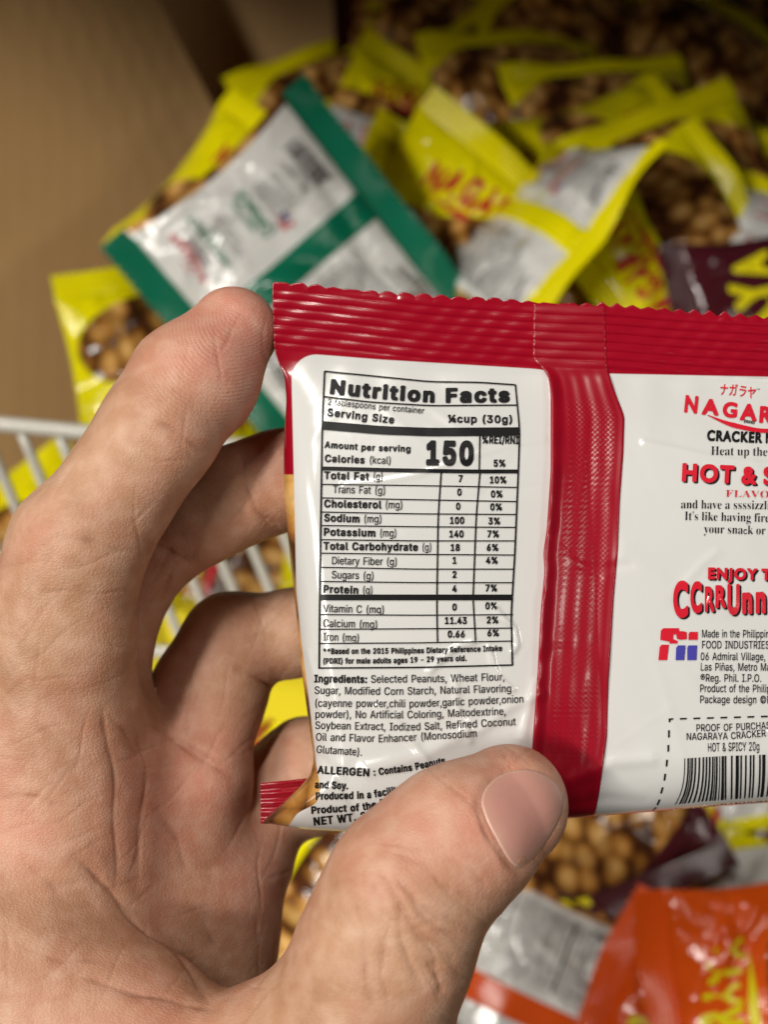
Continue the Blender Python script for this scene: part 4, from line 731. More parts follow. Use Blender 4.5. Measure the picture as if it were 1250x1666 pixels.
# ------------------------------------------------------------------ the printed layout of the pack's back (units: photo pixels)
def layout():
    D = {}
    t, s = text2d, strip2d
    tab = []
    # frame and rules
    tab += [s([(528, 604), (600, 611), (700, 621), (780, 622), (839, 626)], 2.6), s([(528, 604), (524, 700), (522, 830), (520, 960), (519, 1088)], 2.6),
            s([(839, 626), (846, 700), (844, 760), (838, 900), (832, 1000), (834, 1083)], 2.6), s([(518, 1087), (680, 1086), (835, 1082)], 2.6),
            s([(527, 645), (600, 654), (700, 660), (841, 659)], 2.4),
            s([(525, 692), (620, 700), (700, 703), (846, 702)], 14), s([(523, 762), (640, 765), (760, 767), (844, 767)], 6.5),
            s([(520, 972), (680, 972), (834, 972)], 9.5), s([(781, 709), (780, 764)], 2.2),
            s([(718, 768), (713, 840), (711, 968)], 2.2), s([(711, 977), (711, 1000), (712, 1045)], 2.2),
            s([(781, 770), (775, 840), (770, 968)], 2.2), s([(770, 977), (772, 1010), (774, 1044)], 2.2)]
    for a, b, c in ((788, 790, 793), (810, 813, 816), (833, 836, 837), (855, 857, 858), (878, 880, 880), (900, 902, 903), (923, 926, 926), (946, 948, 948), (1000, 1001, 1000), (1024, 1023, 1022), (1047, 1046, 1043)):
        tab.append(s([(522 - (a - 788) * .008, a), (680, b), (842 - (a - 788) * .034, c)], 2.0))
    tab += [t('k', 'Nutrition Facts', [(536, 639), (620, 648), (708, 654), (833, 653)], 23, track=.02),
            t('r', '2 tablespoons per container', [(532, 658), (620, 667), (690, 673)], 10),
            t('b', 'Serving Size', [(532, 676), (642, 689)], 12.5, track=.02), t('b', '¼cup (30g)', [(729, 687), (836, 688)], 12.5, track=.02),
            t('b', 'Amount per serving', [(528, 728), (600, 733), (669, 735)], 10.5, track=.02),
            t('b', 'Calories', [(528, 751), (594, 754)], 12, track=.02), t('r', '(kcal)', [(600, 754), (637, 755)], 12),
            t('k', '150', [(692, 754), (775, 755)], 38), t('b', '%REI/RNI', [(784, 721), (845, 722)], 12.5), t('b', '5%', [(803, 759), (824, 759)], 11.5)]
    rows = [('b', 'Total Fat', 527, 601, 779, '(g)', 606, 624), ('r', 'Trans Fat (g)', 541, 628, 802, '', 0, 0), ('b', 'Cholesterol', 527, 621, 825, '(mg)', 626, 656),
            ('b', 'Sodium', 527, 586, 848, '(mg)', 591, 622), ('b', 'Potassium', 526, 612, 871, '(mg)', 617, 646), ('b', 'Total Carbohydrate', 526, 681, 894, '(g)', 686, 703),
            ('r', 'Dietary Fiber (g)', 539, 647, 918, '', 0, 0), ('r', 'Sugars (g)', 539, 609, 941, '', 0, 0), ('b', 'Protein', 525, 584, 964, '(g)', 589, 607),
            ('r', 'Vitamin C (mg)', 525, 626, 996, '', 0, 0), ('r', 'Calcium (mg)', 525, 615, 1020, '', 0, 0), ('r', 'Iron (mg)', 525, 585, 1042, '', 0, 0)]
    for f, w, a, b, y, w2, a2, b2 in rows:
        tab.append(t(f, w, [(a, y), (b, y + 2)], 12.5, track=.015 if f == 'b' else 0))
        if w2:
            tab.append(t('r', w2, [(a2, y + 2), (b2, y + 2.4)], 12.5))
    c1 = [('7', 750, 784), ('0', 748, 806), ('0', 746, 829), ('100', 744, 852), ('140', 743, 874), ('18', 741, 896), ('1', 740, 917), ('2', 740, 940), ('4', 740, 963), ('0', 740, 993), ('11.43', 742, 1015), ('0.66', 743, 1037)]
    c2 = [('10%', 811, 786), ('0%', 809, 809), ('0%', 808, 830), ('3%', 805, 853), ('7%', 803, 874), ('6%', 802, 896), ('4%', 801, 917), ('7%', 800, 962), ('0%', 800, 991), ('2%', 802, 1014), ('6%', 803, 1035)]
    for w, x, y in c1 + c2:
        h = (len(w) * 8.3 + ('%' in w) * 4 - ('.' in w) * 4) / 2
        tab.append(t('b', w, [(x - h, y), (x + h, y)], 11.3))
    tab += [t('b', '**Based on the 2015 Philippines Dietary Reference Intake', [(525, 1064), (680, 1063), (818, 1059)], 9.3),
            t('b', '(PDRI) for male adults ages 19 - 29 years old.', [(525, 1080), (640, 1079), (760, 1075)], 9.3)]
    D['nutrition_table'] = (INK, join2d(tab))
    ing = [t('b', 'Ingredients:', [(511, 1110), (598, 1111)], 12.5), t('r', 'Selected Peanuts, Wheat Flour,', [(603, 1111), (720, 1110), (822, 1107)], 12.5)]
    for w, pts in (('Sugar, Modified Corn Starch, Natural Flavoring', [(511, 1129), (640, 1131), (833, 1126)]),
                   ('(cayenne powder,chili powder,garlic powder,onion', [(511, 1150), (678, 1151), (853, 1143)]),
                   ('powder), No Artificial Coloring, Maltodextrine,', [(512, 1168), (670, 1169), (824, 1163)]),
                   ('Soybean Extract, Iodized Salt, Refined Coconut', [(512, 1186), (670, 1189), (840, 1180)]),
                   ('Oil and Flavor Enhancer (Monosodium', [(513, 1205), (630, 1208), (777, 1199)]),
                   ('Glutamate).', [(514, 1225), (589, 1230)])):
        ing.append(t('r', w, pts, 12.5))
    D['ingredients_text'] = (INK, join2d(ing))
    alg = [t('b', 'ALLERGEN', [(516, 1258), (602, 1263)], 12.5), t('b', ': Contains Peanuts', [(608, 1262), (670, 1254), (726, 1242)], 11.5), t('b', 'and Soy.', [(512, 1282), (567, 1284)], 12),
           t('b', 'Produced in a facility that', [(513, 1301), (600, 1299), (684, 1284)], 12), t('b', 'Product of the Philippines', [(506, 1324), (590, 1319), (700, 1294)], 12),
           t('b', 'NET WT. 20 G', [(510, 1343), (560, 1338), (626, 1329)], 13)]
    D['allergen_text'] = (INK, join2d(alg))
    # right panel
    logo = [t('j', 'ナガラヤ', [(1171, 641), (1200, 643), (1230, 648)], 17)]
    for ch, x, y, h, w, rot in (('N', 1113, 669, 27, 25, 6), ('A', 1144, 673, 25, 27, 4), ('G', 1176, 677, 24, 27, 4), ('A', 1206, 682, 26, 27, 4), ('R', 1235, 686, 26, 23, 4), ('A', 1260, 690, 26, 27, 0), ('Y', 1288, 690, 26, 25, 0), ('A', 1314, 688, 27, 27, -4)):
        c, sn = math.cos(math.radians(rot)), math.sin(math.radians(rot))
        logo.append(t('c', ch, [(x, y), (x + w * c, y + w * sn)], h))
    logo.append(s([(1152, 675), (1186, 690), (1240, 702), (1290, 697), (1325, 680)], [1, 8, 7, 6, 1]))
    D['logo'] = (INK_RED, join2d(logo))
    blk = [t('t', '™', [(1231, 636), (1238, 636)], 4), t('b', 'BRAND', [(1211, 687), (1229, 690)], 5),
           t('c', 'CRACKER NUTS', [(1151, 716), (1240, 720), (1298, 721)], 17),
           t('s', 'Heat up the fun with', [(1157, 740), (1320, 743)], 14), t('s', 'and have a ssssizzling', [(1108, 827), (1272, 829)], 14), t('s', "It's like having fireworks in", [(1114, 846), (1316, 851)], 14),
           t('s', 'your snack or party.', [(1146, 867), (1294, 871)], 14)]
    D['slogan_text'] = (INK, join2d(blk))
    hot = [t('c', 'HOT & SPICY', [(1109, 781), (1231, 787), (1352, 788)], 28, track=.03)]
    flv = [t('s', 'FLAVOR', [(1181, 808), (1268, 810)], 11, track=.05)]
    cr = [t('c', 'ENJOY THE', [(1152, 941), (1290, 944)], 18, track=.03)]
    for ch, x, y, h, w in (('C', 1096, 1001, 56, 27), ('C', 1124, 994, 48, 21), ('R', 1147, 993, 39, 17), ('R', 1164, 987, 35, 19), ('U', 1184, 997, 47, 23), ('n', 1208, 996, 47, 20), ('n', 1230, 995, 47, 20), ('C', 1254, 1000, 48, 24), ('H', 1280, 1000, 50, 26)):
        cr.append(t('c', ch, [(x, y), (x + w, y)], h))
    red = join2d(hot + cr)
    D['flavor_shadow'] = (INK, (red[0] + np.array([2.6, 2.4]), red[1]))
    D['flavor_text'] = (INK_RED, join2d([red] + flv))
    D['maker_mark'] = (INK_RED, join2d([poly2d([(1080, 1022), (1105, 1022), (1106, 1027), (1113, 1027), (1118, 1029), (1118, 1040), (1108, 1041), (1102, 1039), (1101, 1032), (1096, 1032), (1096, 1040), (1103, 1043), (1103, 1047), (1090, 1047), (1090, 1044), (1075, 1041), (1076, 1026)]),
                                        poly2d([(1077, 1049), (1089, 1049), (1086, 1074), (1072, 1074), (1074, 1053)]), poly2d([(1123, 1028), (1136, 1028), (1136, 1041), (1121, 1041), (1121, 1032)])]))
    D['maker_mark_blue'] = (INK_BLUE, join2d([poly2d([(1104, 1050), (1116, 1050), (1114, 1074), (1100, 1074), (1101, 1054)]), poly2d([(1121, 1050), (1135, 1050), (1134, 1074), (1119, 1074), (1119, 1054)])]))
    ad = []
    for w, f, x, y, b in (('Made in the Philippines by', 'r', 1142, 1037, 1282), ('FOOD INDUSTRIES, INC.', 'r', 1142, 1055, 1287), ('06 Admiral Village, Talon', 'r', 1140, 1074, 1282), ('Las Piñas, Metro Manila', 'r', 1140, 1091, 1274),
                          ('®Reg. Phil. I.P.O.', 'r', 1140, 1109, 1240), ('Product of the Philippines', 'r', 1139, 1126, 1285), ('Package design ©FII', 'r', 1139, 1144, 1266)):
        ad.append(t(f, w, [(x, y), (b, y + .5)], 12.5))
    D['address_text'] = (INK, join2d(ad))
    pf = [t('r', 'PROOF OF PURCHASE', [(1133, 1190), (1190, 1189), (1262, 1185)], 11.5), t('r', 'NAGARAYA CRACKER NUTS', [(1117, 1204), (1190, 1203), (1286, 1195)], 11.5), t('r', 'HOT & SPICY 20g', [(1152, 1223), (1237, 1221)], 14)]
    for k in range(9):
        x = 1107 + k * 22
        pf.append(s([(x, 1169.5 - k * .6), (x + 11, 1169.2 - k * .6)], 2.6))
    pf.append(s([(1090, 1170), (1096, 1169.8)], 2.6))
    for (a, b) in (((1090, 1169), (1090, 1175)), ((1089, 1188), (1089, 1200)), ((1088, 1212), (1088, 1223)), ((1086, 1236), (1085, 1247)), ((1083, 1259), (1081.5, 1270)), ((1079, 1281), (1076, 1291)), ((1074, 1301), (1070, 1310)), ((1068, 1314), (1063, 1319))):
        pf.append(s([a, b], 2.8))
    D['proof_text'] = (INK, join2d(pf))
    D['barcode'] = (INK, join2d([bars2d([(1114, 1234), (1180, 1230), (1310, 1226)], [(1092, 1319), (1180, 1309), (1300, 1300)], 51)]))
    return D


LAYOUT = layout()

# ------------------------------------------------------------------ red pack in the hand
XL = smooth_curve([(440, 443), (470, 443), (560, 445), (585, 450), (610, 463), (650, 466), (700, 463), (760, 461), (800, 461), (880, 469), (960, 478), (1080, 489), (1160, 500), (1235, 511), (1262, 505), (1290, 478), (1338, 426), (1370, 400)], 6)
XR = 1462.0
YT = smooth_curve([(380, 456), (443, 461), (520, 467), (620, 476), (700, 484), (900, 494), (1000, 497), (1100, 506), (1250, 517), (1470, 525)], 14)
YB = smooth_curve([(380, 1330), (425, 1338), (500, 1350), (590, 1354), (700, 1350), (970, 1328), (1250, 1305), (1470, 1288)], 10)
WL = smooth_curve([(440, 474), (600, 474), (860, 480), (960, 482), (1040, 490), (1140, 503), (1240, 514), (1288, 522), (1308, 515), (1322, 484), (1350, 466)], 4)
SL = smooth_curve([(440, 868), (585, 866), (600, 884), (615, 893), (640, 896), (768, 896), (858, 890), (900, 884), (930, 886), (992, 880), (1104, 874), (1216, 866), (1340, 855)], 5)
SR = smooth_curve([(440, 984), (600, 990), (640, 1003), (678, 1018), (736, 1016), (816, 1010), (896, 1007), (976, 1000), (1104, 992), (1200, 989), (1280, 978), (1340, 967)], 5)
WTL = smooth_curve([(430, 574), (520, 577), (620, 585), (870, 600), (900, 604)], 5)
WTR = smooth_curve([(960, 607), (1000, 608), (1250, 613), (1470, 618)], 5)
D0 = 20.0
TS = .138
_rs = np.random.RandomState(4)
WRK = [(_rs.uniform(460, 1300), _rs.uniform(600, 1330), _rs.uniform(0, math.pi), _rs.uniform(40, 140), _rs.uniform(7, 20), _rs.uniform(-.008, .009)) for _ in range(40)]
CREASES = [([(560, 788), (620, 784), (680, 773), (760, 745), (830, 724), (888, 714)], 5, .022),
           ([(1050, 720), (1090, 728), (1150, 742), (1210, 752), (1300, 760)], 6, .030),
           ([(808, 990), (822, 1008), (838, 1022), (842, 1050), (836, 1060)], 4.5, .035),
           ([(700, 1092), (722, 1070), (745, 1052), (770, 1045)], 6, .035),
           ([(796, 1052), (802, 1080), (815, 1104), (835, 1122)], 5, .03),
           ([(500, 1060), (516, 1120), (524, 1160)], 5, .025),
           ([(780, 1190), (830, 1150), (880, 1130)], 9, .03),
           ([(700, 1245), (650, 1180), (620, 1150)], 8, .035), ([(765, 1205), (745, 1150), (742, 1105)], 7, .03), ([(850, 1200), (862, 1150), (872, 1110)], 8, .03),
           ([(930, 1270), (1000, 1240), (1060, 1235)], 12, .035), ([(925, 1310), (990, 1300), (1050, 1305)], 10, -.03),
           ([(600, 1250), (690, 1230), (760, 1190)], 14, .05),
           ([(524, 1235), (560, 1275), (590, 1340)], 9, -.05),
           ([(1020, 900), (1090, 960), (1180, 980)], 22, .03)]
for _ in range(16):
    _x, _y, _a, _l = _rs.uniform(500, 1250), _rs.uniform(640, 1290), _rs.uniform(-.9, .9), _rs.uniform(20, 60)
    CREASES.append(([(_x - _l * math.cos(_a), _y - _l * math.sin(_a)), (_x, _y + _rs.uniform(-8, 8)), (_x + _l * math.cos(_a), _y + _l * math.sin(_a))], _rs.uniform(5, 9), _rs.uniform(-.014, .016)))


def polydist(px, py, pts, along=False):
    best = np.full(px.shape, 1e9)
    pos = np.zeros(px.shape)
    n = len(pts) - 1
    P = np.asarray(pts, float)
    for k, (a, b) in enumerate(zip(P[:-1], P[1:])):
        e = b - a
        u = np.clip(((px - a[0]) * e[0] + (py - a[1]) * e[1]) / (e @ e), 0, 1)
        d = np.hypot(px - a[0] - u * e[0], py - a[1] - u * e[1])
        pos = np.where(d < best, (k + u) / n, pos)
        best = np.minimum(best, d)
    return (best, pos) if along else best


def pack_bulge(px, py):
    s = np.clip((px - XL(py)) / (XR - XL(py)), 0, 1)
    yt, yb = YT(px), YB(px)
    t = np.clip((py - yt) / (yb - yt), 0, 1)
    u = np.clip((t - TS) / (1 - TS), 0, 1)
    g = (1 - np.exp(-(u / .16) ** 1.4)) * np.sqrt(np.clip(1 - np.clip((u - .87) / .13, 0, 1) ** 2, 0, 1))
    w = np.clip(np.minimum(s, 1 - s) / .055, 0, 1)
    hl = np.sqrt(np.clip(1 - (1 - w) ** 2, 0, 1))
    return s, t, u, g, hl


def pack_depth(px, py, detail=True):
    px, py = np.asarray(px, float), np.asarray(py, float)
    s, t, u, g, hl = pack_bulge(px, py)
    lobe = .78 + .22 * np.sin(np.clip(s * 2 % 1.0, 0, 1) * math.pi)
    b = .72 * g * hl * lobe
    # dip where the thumb presses
    b -= .27 * np.exp(-((px - 790) ** 2 + (py - 1305) ** 2) / (2 * 85 ** 2)) * g
    if detail:
        yt = YT(px)
        r = (py - yt)
        seal = sstep(112, 96, r)
        amp = .026 * seal * sstep(4, 14, r)
        ph = r / 14.2 + .35 * np.sin(px / 210.)
        b += amp * (np.abs(np.sin(math.pi * ph)) ** .7 - .5)
        b += seal * sstep(4, 14, r) * .004 * np.sin(px / 9. + 3 * np.sin(px / 61.) + r / 7.)
        b += seal * .016 * np.sin(px / 47. + .8 * np.sin(r / 20)) * sstep(0, 10, r)
        m = g * np.clip(hl, 0, 1)
        for x, y, a, L, w_, h in WRK:
            dx, dy = px - x, py - y
            ax, ay = dx * math.cos(a) + dy * math.sin(a), -dx * math.sin(a) + dy * math.cos(a)
            b += m * h * np.exp(-(ax / L) ** 2 - (ay / w_) ** 2)
        for pts, w_, h in CREASES:
            P = np.asarray(pts)
            if len(px.shape) and px.size:
                d = polydist(px, py, pts)
                b += m * h * np.exp(-(d / w_) ** 2)
        # gathers running down from the seal
        b += .010 * np.exp(-np.clip(r - 112, 0, 999) / 45) * sstep(100, 125, r) * np.sin(px / 15. + 2.2 * np.sin(px / 83.))
    return D0 - b


def pack_xy(s, t):
    py = 460 + t * 880
    for _ in range(40):
        xl = XL(py)
        px = xl + s * (XR - xl)
        py = .5 * py + .5 * (YT(px) + t * (YB(px) - YT(px)))
    return px, py


def rounded(a, b, R):
    return np.where((a < R) & (b < R), R - np.hypot(R - a, R - b), np.minimum(a, b))


def build_red_pack():
    base = at(950, 1330, D0)
    root = link('snack_pack', None, loc=base)
    root.empty_display_size = .02
    tag(root, 'red snack pack with white nutrition table, held between thumb and fingers', 'snack pack')
    sa = np.concatenate([np.linspace(0, .04, 26)[:-1], np.linspace(.04, .82, 270)[:-1], np.linspace(.82, 1, 30)])
    ta = np.concatenate([np.linspace(0, TS, 66)[:-1], np.linspace(TS, .86, 225)[:-1], np.linspace(.86, 1, 60)])
    s, t = np.meshgrid(sa, ta)
    px, py = pack_xy(s, t)
    # scalloped cut edge
    r = py - YT(px)
    sc = np.abs(np.sin(math.pi * (px - 443) / 29.0)) ** .6 * 8 * (1 + .3 * np.sin(px / 53)) - 3
    zz = (1 - np.abs(((px - 443) / 25.0) % 1 * 2 - 1)) * 9 - 3
    edge = np.where(px < 930, sc, zz) * (.8 + .25 * np.sin(px / 71 + 2 * np.sin(px / 39))) + .8 * np.sin(px / 4.1) * np.sin(px / 33)
    py2 = py - edge * np.clip(1 - r / 12, 0, 1)
    d = pack_depth(px, py)
    nr, nc = s.shape
    front = cam2w(ray(px, py2, d)).reshape(-1, 3)
    _, _, u, g, hl = pack_bulge(px, py)
    db = D0 + .03 + .95 * g * hl
    db[-1], db[:, 0], db[:, -1] = d[-1] + .01, d[:, 0] + .01, d[:, -1] + .01
    back = cam2w(ray(px, py2, db)).reshape(-1, 3)
    n = nr * nc
    idx = np.arange(n).reshape(nr, nc)
    rim = np.concatenate([idx[0, :], idx[1:, -1], idx[-1, -2::-1], idx[-2:0:-1, 0]])
    rimn = np.roll(rim, -1)
    # seam of front and back sheet
    side = np.stack([rim, rimn, rimn + n, rim + n], 1)
    gf = grid_faces(nr, nc)
    faces = np.vstack([gf, gf[:, ::-1] + n, side])
    wl = rounded(px - WL(py), py - WTL(px), 42)
    mid = (SL(py) + SR(py)) / 2
    wl = np.where(px < mid, np.minimum(wl, SL(py) + 30 - px), -50)
    wr = np.where(px >= mid, np.minimum(px - SR(py) + 3, py - WTR(px)), -50)
    white = np.where(px < mid, wl, wr).ravel()
    pic = np.where(px < WL(py) + 4, py - 772, -50).ravel()
    pu = np.stack([px.ravel() / 100, py.ravel() / 100, 0 * px.ravel()], 1)
    att = {'white': np.concatenate([white, np.full(n, -50.)]), 'pic': np.concatenate([pic, (py - 772).ravel()]), 'pu': np.concatenate([pu, pu])}
    film = film_mat('red_film', RED, 1.5, .8, .2, 90, .03, white=(.585, .585, .58), sheen=.35)
    V = np.vstack([front, back]) - base
    link('pouch', mesh('pouch', V, faces, film, att), root)
    # fin seam laid over the back
    ys = np.concatenate([np.linspace(466, 612, 90)[:-1], np.linspace(612, 1329, 300)])
    ss = np.linspace(0, 1, 56)
    S2, Y2 = np.meshgrid(ss, ys)
    X2 = SL(Y2) + S2 * (SR(Y2) - SL(Y2))
    Y2 = np.minimum(np.maximum(Y2, YT(X2) + 2), YB(X2) - 1)
    d = pack_depth(X2, Y2)
    inz = sstep(585, 625, Y2)
    lift = .016 + inz * (.035 + .012 * np.sin(S2 * 3.1 + Y2 / 57 + 2 * np.sin(Y2 / 91)) + .085 * np.exp(-((S2 - .03) / .10) ** 2) + .003 * np.sin(2 * math.pi * 5 * S2) * sstep(.15, .22, S2) * sstep(.95, .9, S2) + .014 * np.sin(Y2 / 31 + 1.5 * np.sin(Y2 / 17)) * np.exp(-(S2 / .12) ** 2))
    hatch = sstep(640, 680, Y2) * (.3 + .7 * sstep(1010, 860, Y2)) * sstep(1300, 1200, Y2) * (.5 + .5 * np.sin(Y2 / 37 + 3 * S2 + 2 * np.sin(Y2 / 90)) ** 2) * sstep(.2, .26, S2) * sstep(.88, .84, S2)
    lift += hatch * .0022 * np.sin(Y2 / 10.5 * 2 * math.pi) * (.4 + .6 * (np.sin(S2 * 5 * 2 * math.pi) > -.2))
    lift[:, 0], lift[:, -1] = -.02, -.02
    P = cam2w(ray(X2, Y2, d - lift)).reshape(-1, 3) - base
    seam_mat, tt, pp = new_mat('red_seam_film')
    pp.inputs['Base Color'].default_value = (*RED, 1)
    pp.inputs['Roughness'].default_value = .30
    pp.inputs['Coat Weight'].default_value = .3
    pp.inputs['Coat Roughness'].default_value = .1
    pu2 = attr(tt, 'pu')
    xyz = nd(tt, 'ShaderNodeSeparateXYZ')
    tt.links.new(pu2.outputs['Vector'], xyz.inputs[0])
    wa = math_n(tt, 'SINE', math_n(tt, 'MULTIPLY', xyz.outputs[1], 2 * math.pi / .082))
    wb = math_n(tt, 'SINE', math_n(tt, 'MULTIPLY', xyz.outputs[0], 2 * math.pi / .085))
    hh = math_n(tt, 'MULTIPLY', wa, math_n(tt, 'ADD', wb, .6))
    hh = math_n(tt, 'MULTIPLY', hh, xyz.outputs[2])
    tt.links.new(bump(tt, hh, .11, .0002), pp.inputs['Normal'])
    pu = np.stack([X2.ravel() / 100, Y2.ravel() / 100, hatch.ravel()], 1)
    link('back_seam', mesh('back_seam', P, grid_faces(*S2.shape), seam_mat, {'pu': pu}), root)
    # bottom end seal, folded up behind the pack
    xs = np.linspace(424, 1462, 220)
    vs = np.linspace(0, 1, 60)
    X3, V3 = np.meshgrid(xs, vs)
    y_lo = np.interp(X3, [424, 700, 1462], [1340, 1346, 1290])
    Y3 = y_lo - V3 * np.interp(X3, [424, 520, 1462], [66, 78, 100])
    d3 = D0 + .06 + .5 * V3 + .02 * np.sin(V3 * 9 * math.pi) + .5 * sstep(440, 640, X3)
    link('end_seal', mesh('end_seal', cam2w(ray(X3, Y3, d3)).reshape(-1, 3) - base, grid_faces(*X3.shape), plain('red_seal_film', RED, .25, .3)), root)
    # print
    for name, (mat, (V2, T)) in LAYOUT.items():
        if not len(V2):
            continue
        lift = .022 if name != 'flavor_text' else .028
        x, y = V2[:, 0], np.minimum(V2[:, 1], YB(V2[:, 0]) - .5)
        dd = pack_depth(x, y) - lift
        P = cam2w(ray(x, y, dd)) - base
        link(name, mesh(name, P, [tuple(q) for q in T], mat), root)
    return root


build_red_pack()


# ------------------------------------------------------------------ the hand: one continuous surface from a distance field
def J(px, py, d, rpx):
    return (ray(px, py, d), rpx * d / F)


def cone(P, a, b):
    (A, ra), (B, rb) = a, b
    ba = (B - A).astype(np.float32)
    pa = P - A.astype(np.float32)
    h = np.clip(pa @ ba / np.float32(ba @ ba), 0, 1)
    q = pa - h[:, None] * ba
    return np.sqrt(np.einsum('ij,ij->i', q, q)) - (np.float32(ra) + h * np.float32(rb - ra))


def smin(a, b, k):
    h = np.clip(.5 + .5 * (b - a) / k, 0, 1)
    return b + (a - b) * h - k * h * (1 - h)


def chain(P, joints, k=.25):
    d = None
    for a, b in zip(joints[:-1], joints[1:]):
        c = cone(P, a, b)
        d = c if d is None else smin(d, c, k)
    return d


INDEX = [J(78, 1200, 20.3, 128), J(92, 1035, 19.9, 122), J(128, 885, 19.5, 110), J(262, 702, 19.55, 96), J(316, 622, 19.85, 95), J(380, 541, 20.25, 71)]
MIDDLE = [J(168, 1215, 21.3, 92), J(182, 1060, 21.6, 58), J(238, 940, 21.4, 50), J(280, 897, 21.25, 51), J(330, 852, 21.15, 66), J(390, 808, 21.2, 79), J(455, 783, 21.3, 78), J(590, 735, 21.7, 62)]
RING = [J(308, 1250, 22.0, 98), J(336, 1130, 22.2, 90), J(376, 1043, 22.3, 76), J(482, 1026, 22.4, 65), J(620, 1000, 22.5, 58)]
PINKY = [J(398, 1385, 22.6, 76), J(440, 1295, 23.0, 78), J(505, 1262, 23.2, 92), J(640, 1230, 23.2, 66)]
THUMB = [J(330, 1860, 19.3, 190), J(570, 1690, 18.45, 155), J(628, 1537, 18.1, 136), J(664, 1440, 18.1, 131), J(742, 1368, 18.3, 118), J(824, 1312, 18.65, 99)]
PALM = [(J(95, 1180, 20.4, 140), J(60, 1760, 20.8, 210)), (J(180, 1250, 21.1, 110), J(150, 1800, 21.3, 190)),
        (J(300, 1285, 21.8, 100), J(250, 1800, 21.8, 170)), (J(372, 1420, 22.2, 92), J(315, 1730, 22.1, 128)),
        (J(60, 1800, 21.3, 240), J(30, 2350, 23.0, 210)), (J(210, 1800, 21.8, 215), J(120, 2350, 23.4, 200))]
THENAR = (J(-50, 1500, 19.9, 160), J(330, 1860, 19.3, 190))


def hand_sdf(P):
    palm = None
    for a, b in PALM:
        c = cone(P, a, b)
        palm = c if palm is None else smin(palm, c, .5)
    palm = smin(palm, cone(P, *THENAR), .28)
    d = smin(chain(P, INDEX), palm, .45)
    d = np.minimum(d, smin(chain(P, MIDDLE), palm, .4))
    d = np.minimum(d, smin(chain(P, RING), palm, .4))
    d = np.minimum(d, smin(chain(P, PINKY), palm, .4))
    d = np.minimum(d, smin(chain(P, THUMB, .35), palm, .35))
    return d


def grad(P, e=.02):
    g = np.stack([hand_sdf(P + np.float32(e) * np.eye(3, dtype=np.float32)[k]) - hand_sdf(P - np.float32(e) * np.eye(3, dtype=np.float32)[k]) for k in range(3)], 1)
    return g / np.maximum(np.linalg.norm(g, axis=1), 1e-6)[:, None]


def surface_nets(h=.06, B=16):
    allj = INDEX + MIDDLE + RING + PINKY + THUMB + [q for p in PALM for q in p] + list(THENAR)
    lo = np.min([c - r for c, r in allj], 0) - .3
    hi = np.max([c + r for c, r in allj], 0) + .3
    nb = np.ceil((hi - lo) / (h * B)).astype(int)
    N = nb * B
    bi = np.stack(np.meshgrid(*[np.arange(k) for k in nb], indexing='ij'), -1).reshape(-1, 3)
    ctr = (lo + (bi + .5) * B * h).astype(np.float32)
    dc = hand_sdf(ctr)
    near = np.abs(dc) < h * B * .92
    D = np.empty(tuple(N), np.float32)
    Dv = D.reshape(nb[0], B, nb[1], B, nb[2], B)
    Dv[:] = np.where(dc < 0, -1., 1.).reshape(nb)[:, None, :, None, :, None]
    loc = np.stack(np.meshgrid(*[np.arange(B)] * 3, indexing='ij'), -1).reshape(-1, 3)
    ids = np.nonzero(near)[0]
    for c in range(0, len(ids), 60):
        bb = bi[ids[c:c + 60]]
        P = (lo + h * (bb[:, None] * B + loc[None])).reshape(-1, 3).astype(np.float32)
        val = hand_sdf(P).reshape(len(bb), B, B, B)
        for q, v in zip(bb, val):
            Dv[q[0], :, q[1], :, q[2], :] = v
    S = D < 0
    corners = [(i, j, k) for i in (0, 1) for j in (0, 1) for k in (0, 1)]
    n1 = N - 1
    sl = lambda A, o: A[o[0]:o[0] + n1[0], o[1]:o[1] + n1[1], o[2]:o[2] + n1[2]]
    cnt = sum(sl(S, c).astype(np.int8) for c in corners)
    act = (cnt > 0) & (cnt < 8)
    cells = np.argwhere(act)
    vid = np.full(tuple(n1), -1, np.int32)
    vid[act] = np.arange(len(cells))
    acc = np.zeros((len(cells), 3))
    num = np.zeros(len(cells))
    for a in corners:
        for ax in range(3):
            if a[ax]:
                continue
            b = list(a)
            b[ax] = 1
            da = D[tuple((cells + a).T)]
            db = D[tuple((cells + b).T)]
            x = (da < 0) != (db < 0)
            tt = np.where(x, da / np.where(x, da - db, 1), 0)
            p = cells + np.array(a, float)
            p[:, ax] += tt
            acc += p * x[:, None]
            num += x
    V = lo + h * acc / num[:, None]
    faces = []
    for ax in range(3):
        u, w = (ax + 1) % 3, (ax + 2) % 3
        e = np.argwhere(np.diff(S, axis=ax))
        e = e[(e[:, u] > 0) & (e[:, w] > 0) & (e[:, u] < n1[u]) & (e[:, w] < n1[w])]
        c0, c1, c2, c3 = e.copy(), e.copy(), e.copy(), e.copy()
        c1[:, u] -= 1
        c2[:, u] -= 1
        c2[:, w] -= 1
        c3[:, w] -= 1
        q = np.stack([vid[tuple(c.T)] for c in (c0, c1, c2, c3)], 1)
        flip = S[tuple(e.T)]
        q[~flip] = q[~flip][:, ::-1]
        faces.append(q)
    Fq = np.vstack(faces)
    return V, Fq[(Fq >= 0).all(1)]


